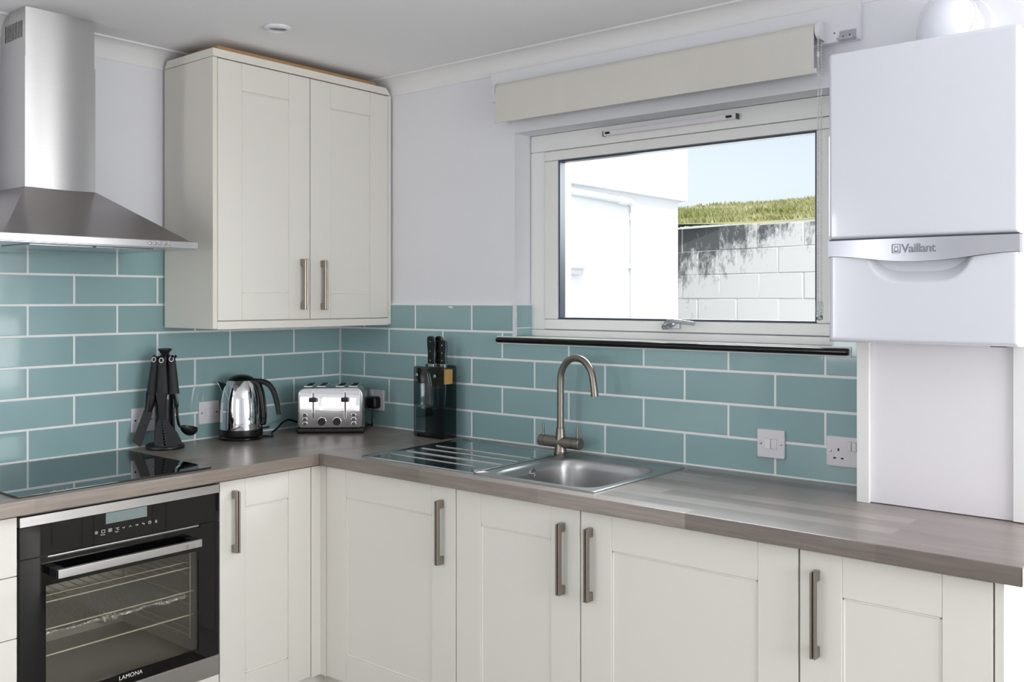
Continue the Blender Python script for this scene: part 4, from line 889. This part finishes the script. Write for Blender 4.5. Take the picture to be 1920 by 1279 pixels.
MB(fk).lathe([(0.078, 0.0145), (0.0795, 0.018), (0.0800, 0.036), (0.0795, 0.0395)], n=48).build('lower_band', 'black', kt)
MB(fk).lathe([(0.0792, 0.0395), (0.0790, 0.060), (0.0780, 0.100), (0.0760, 0.130), (0.0735, 0.152), (0.0700, 0.172), (0.0655, 0.188), (0.0595, 0.203), (0.0530, 0.216), (0.0500, 0.2215)], n=64).build('body', 'chrome', kt, smooth=60)
MB(fk).lathe([(0.0505, 0.2210), (0.0495, 0.2240), (0.043, 0.231), (0.033, 0.2370), (0.018, 0.2415), (0.0, 0.2430)], n=40, caps=False).build('lid', 'black_gloss', kt, smooth=60)
sp = MB(fk)
sp.loft([[(-0.0560, -0.019, 0.208), (-0.0560, 0.019, 0.208), (-0.0690, 0.006, 0.170), (-0.0690, -0.006, 0.170)], [(-0.0740, -0.012, 0.2115), (-0.0740, 0.012, 0.2115), (-0.0760, 0.004, 0.190), (-0.0760, -0.004, 0.190)], [(-0.0885, -0.005, 0.2165), (-0.0885, 0.005, 0.2165), (-0.0868, 0.002, 0.2090), (-0.0868, -0.002, 0.2090)]]).build('spout', 'black_gloss', kt)
MB(fk).tube([(-0.0672, 0, 0.1680), (-0.0755, 0, 0.1880), (-0.0868, 0, 0.2090), (-0.0885, 0, 0.2160)], [0.0035, 0.0035, 0.003, 0.002], 10).build('spout_lip', 'chrome', kt)
MB(fk).tube(bez([(0.0545, 0.0, 0.220), (0.066, 0, 0.205), (0.0775, 0, 0.170), (0.0845, 0, 0.12), (0.0865, 0, 0.075), (0.084, 0, 0.052)], 6), [0.010] * 24 + [0.009] * 6 + [0.006], 12, flat=1.7).build('handle_spine', 'black', kt, smooth=60)
MB(fk).tube(bez([(0.050, 0, 0.2185), (0.072, 0, 0.2165), (0.098, 0, 0.2085), (0.118, 0, 0.186), (0.131, 0, 0.152), (0.1395, 0, 0.115), (0.1430, 0, 0.091)], 6), [0.009] * 6 + [0.0105] * 8 + [0.0100] * 14 + [0.0095] * 9, 14, flat=1.35).build('handle', 'soft_black', kt, smooth=60)
MB(fk).tube([(0.080, 0.012, 0.042), (0.098, 0.012, 0.0435), (0.109, 0.012, 0.0455)], [0.004, 0.0035, 0.004], 10).build('switch', 'black', kt)
def ktext(m, s_, size, r0, z0):
    def wrap(x, y, z):
        a = (r0 + x) / 0.079; rad = 0.0793 + z
        return fk(rad * math.sin(a), rad * math.cos(a), z0 + y)
    m.text(s_, size, wrap, 0.0002, 1.0)
m = MB(); ktext(m, 'Russell', 0.0105, -0.0005, 0.0585); ktext(m, 'Hobbs', 0.0105, 0.0, 0.0495); m.build('lettering', 'print_dark', kt, smooth=0)

# ------------------------------------------------------------------ toaster
TT = (-0.268, -0.2555)
ft_ = TURN(TT[0], TT[1], (0.673, -0.739), (-0.739, -0.673))
ts = thing('toaster', 'chrome four-slice toaster standing across the worktop corner', 'toaster', (TT[0] + 0.06, TT[1] + 0.06, 0))
MB(ft_).box(-0.132, 0.132, 0.0004, 0.0225, -0.170, 0.004, 0.007, 3).build('base', 'black', ts)
prof = rrect(-0.1285, 0.1285, 0.0225, 0.1815, 0.032, 7); prof = [(max(-0.1285, min(0.1285, a)) * (1.0 if b > 0.06 else 1.0), b) for a, b in prof]
# square the two lower corners
prof = [(a, b) if b > 0.09 else (math.copysign(0.1285, a), 0.0225) for a, b in prof]
pp = []
for q_ in prof:
    if not pp or (abs(q_[0] - pp[-1][0]) + abs(q_[1] - pp[-1][1])) > 1e-5: pp.append(q_)
MB(ft_).plate(pp, [], -0.166, 0.0, 0.006).build('body', 'chrome_dull', ts, smooth=50)
fp = MB(ft_)
def fpt(i, j):
    u = -0.1155 + 0.231 * i / 40; v = 0.0240 + 0.1440 * j / 24
    return (u, v, 0.0035 + 0.0160 * (math.cos((v - 0.096) / 0.075 * 1.1) - 0.49) + 0.0022 * math.cos(u / 0.1155 * 1.3))
front = fp.grid(40, 24, fpt, lambda p: (p[0], p[1], -0.002)).build('front_panel', 'chrome', ts, smooth=60)
for u in (-0.0635, 0.0605):
    MB(ft_).plate(rrect(u - 0.0042, u + 0.0042, 0.058, 0.166, 0.004, 3), [rrect(u - 0.0022, u + 0.0022, 0.0605, 0.1635, 0.002, 3)], 0.004, 0.0152).build('slot_rim', 'chrome', front)
    MB(ft_).box(u - 0.0024, u + 0.0024, 0.0600, 0.1640, 0.004, 0.0150).build('lever_slot', 'slot', front)
    MB(ft_).box(u - 0.0145, u + 0.0145, 0.1265, 0.1430, 0.016, 0.035, 0.003).build('lever', 'black', front)
for u in (-0.0300, 0.0285):
    kf = TURN(TT[0] + u * 0.673, TT[1] - u * 0.739, (0.673, -0.739), (-0.739, -0.673))
    MB(lambda a, b, c: kf(a, 0.0490 + b, c)).lathe([(0.0165, 0.008), (0.0165, 0.0155), (0.0150, 0.0165)], n=28).build('dial_rim', 'chrome', front)
    MB(lambda a, b, c: kf(a, 0.0490 + b, c)).lathe([(0.0148, 0.009), (0.0148, 0.0245), (0.0135, 0.0260)], n=28).build('dial', 'soft_black', front)
for u in (-0.0960, 0.0930):
    for v in (0.0735, 0.0565, 0.0395):
        kf = TURN(TT[0] + u * 0.673, TT[1] - u * 0.739, (0.673, -0.739), (-0.739, -0.673))
        MB(lambda a, b, c: kf(a * 1.25, v + b, c)).lathe([(0.0078, 0.007), (0.0078, 0.0155), (0.0066, 0.0165)], n=22).build('button_rim', 'chrome', front)
        MB(lambda a, b, c: kf(a * 1.25, v + b, c)).lathe([(0.0062, 0.009), (0.0062, 0.0172), (0.005, 0.0182)], n=22).build('button', 'button_grey', front)
for u in (-0.088, -0.037, 0.037, 0.088):
    MB(ft_).box(u - 0.0170, u + 0.0170, 0.1805, 0.1855, -0.150, -0.012, 0.002).build('slot_frame', 'chrome', ts)
    MB(ft_).box(u - 0.0120, u + 0.0120, 0.1830, 0.1858, -0.145, -0.017).build('bread_slot', 'slot', ts)

# ------------------------------------------------------------------ knife block and knives
kn = thing('knife_block', 'smoked clear knife block with a wooden core beside the drainer', 'knife block', (-0.08, -0.64, 0))
fkn = lambda u, v, w: (w, u, v)
for x0, y0, y1, zt in ((-0.1105, -0.7180, -0.5600, 0.2700), (-0.0530, -0.7260, -0.5650, 0.2760)):
    MB(fkn).plate(rrect(y0, y1, 0.0005, zt, 0.010, 5), [], x0, x0 + 0.0055, 0.001).build('acrylic_panel', 'smoke', kn)
MB().box(-0.1045, -0.0535, -0.7120, -0.5750, 0.2055, 0.2620, 0.001, 1).build('wood_core', 'wood', kn)
MB().box(-0.1045, -0.0535, -0.7100, -0.5700, 0.0010, 0.0120, 0.001, 1).build('foot', 'black', kn)
for y, z in ((-0.5780, 0.2360), (-0.6745, 0.2360)):
    MB(lambda a, b, c: (-0.1105 - c, y + a, z + b)).lathe([(0.0072, 0.0), (0.0072, 0.003), (0.005, 0.0055), (0.0, 0.006)], n=20, caps=False).build('bolt', 'chrome_dull', kn)
for k, (y, x, zb_, zt, ln, wd, lab) in enumerate(((-0.641, -0.094, 0.2640, 0.3855, 0.20, 0.0170, 'black riveted knife handle nearest the kettle, tallest in the smoked block'),
                                               (-0.655, -0.066, 0.2640, 0.3850, 0.18, 0.0150, 'black riveted knife handle in the middle of the smoked block'),
                                               (-0.690, -0.081, 0.2640, 0.3720, 0.16, 0.0140, 'black riveted knife handle nearest the sink, lowest in the smoked block'))):
    t = thing('kitchen_knife', lab, 'knife', (x, y, zb_ - ln), 'knives in the smoked block')
    fkk = lambda u, v, w: (x + w, y - u, v)
    prof = [(-wd, zt - 0.004), (-wd * 1.02, zt - 0.03), (-wd * 0.80, (zb_ + zt) / 2), (-wd * 0.86, zb_ + 0.018), (wd * 0.86, zb_ + 0.018), (wd * 0.78, (zb_ + zt) / 2), (wd * 0.96, zt - 0.03), (wd * 0.80, zt - 0.006), (wd * 0.3, zt), (-wd * 0.6, zt)]
    hn = MB(fkk).plate(prof, [], 0.0022, 0.0085, 0.0015).plate(prof, [], -0.0085, -0.0022, 0.0015).build('handle', 'black', t)
    MB(fkk).plate([(a * 1.06, b + (0.0015 if b > zt - 0.01 else 0)) for a, b in prof], [], -0.0022, 0.0022).build('tang', 'chrome_dull', hn)
    m = MB(fkk)
    for i in range(3):
        zz = zb_ + 0.030 + i * (zt - zb_ - 0.05) / 2
        for sg in (-1, 1): m.plate(circle(0, zz, 0.0030, 12), [], sg * 0.0083, sg * 0.0089)
    m.build('rivet', 'chrome', hn)
    MB(fkk).box(-wd * 0.9, wd * 0.9, zb_ + 0.002, zb_ + 0.018, -0.0065, 0.0065, 0.002).build('bolster', 'chrome_dull', t)
    MB(fkk).plate([(-wd * 0.9, zb_ + 0.003), (wd * 0.9, zb_ + 0.003), (wd * 0.9, zb_ - ln * 0.55), (wd * 0.35, zb_ - ln * 0.95), (-wd * 0.8, zb_ - ln)], [], -0.0009, 0.0009).build('blade', 'chrome_dull', t)

for o in scn.objects:
    if 'base' in o: del o['base']
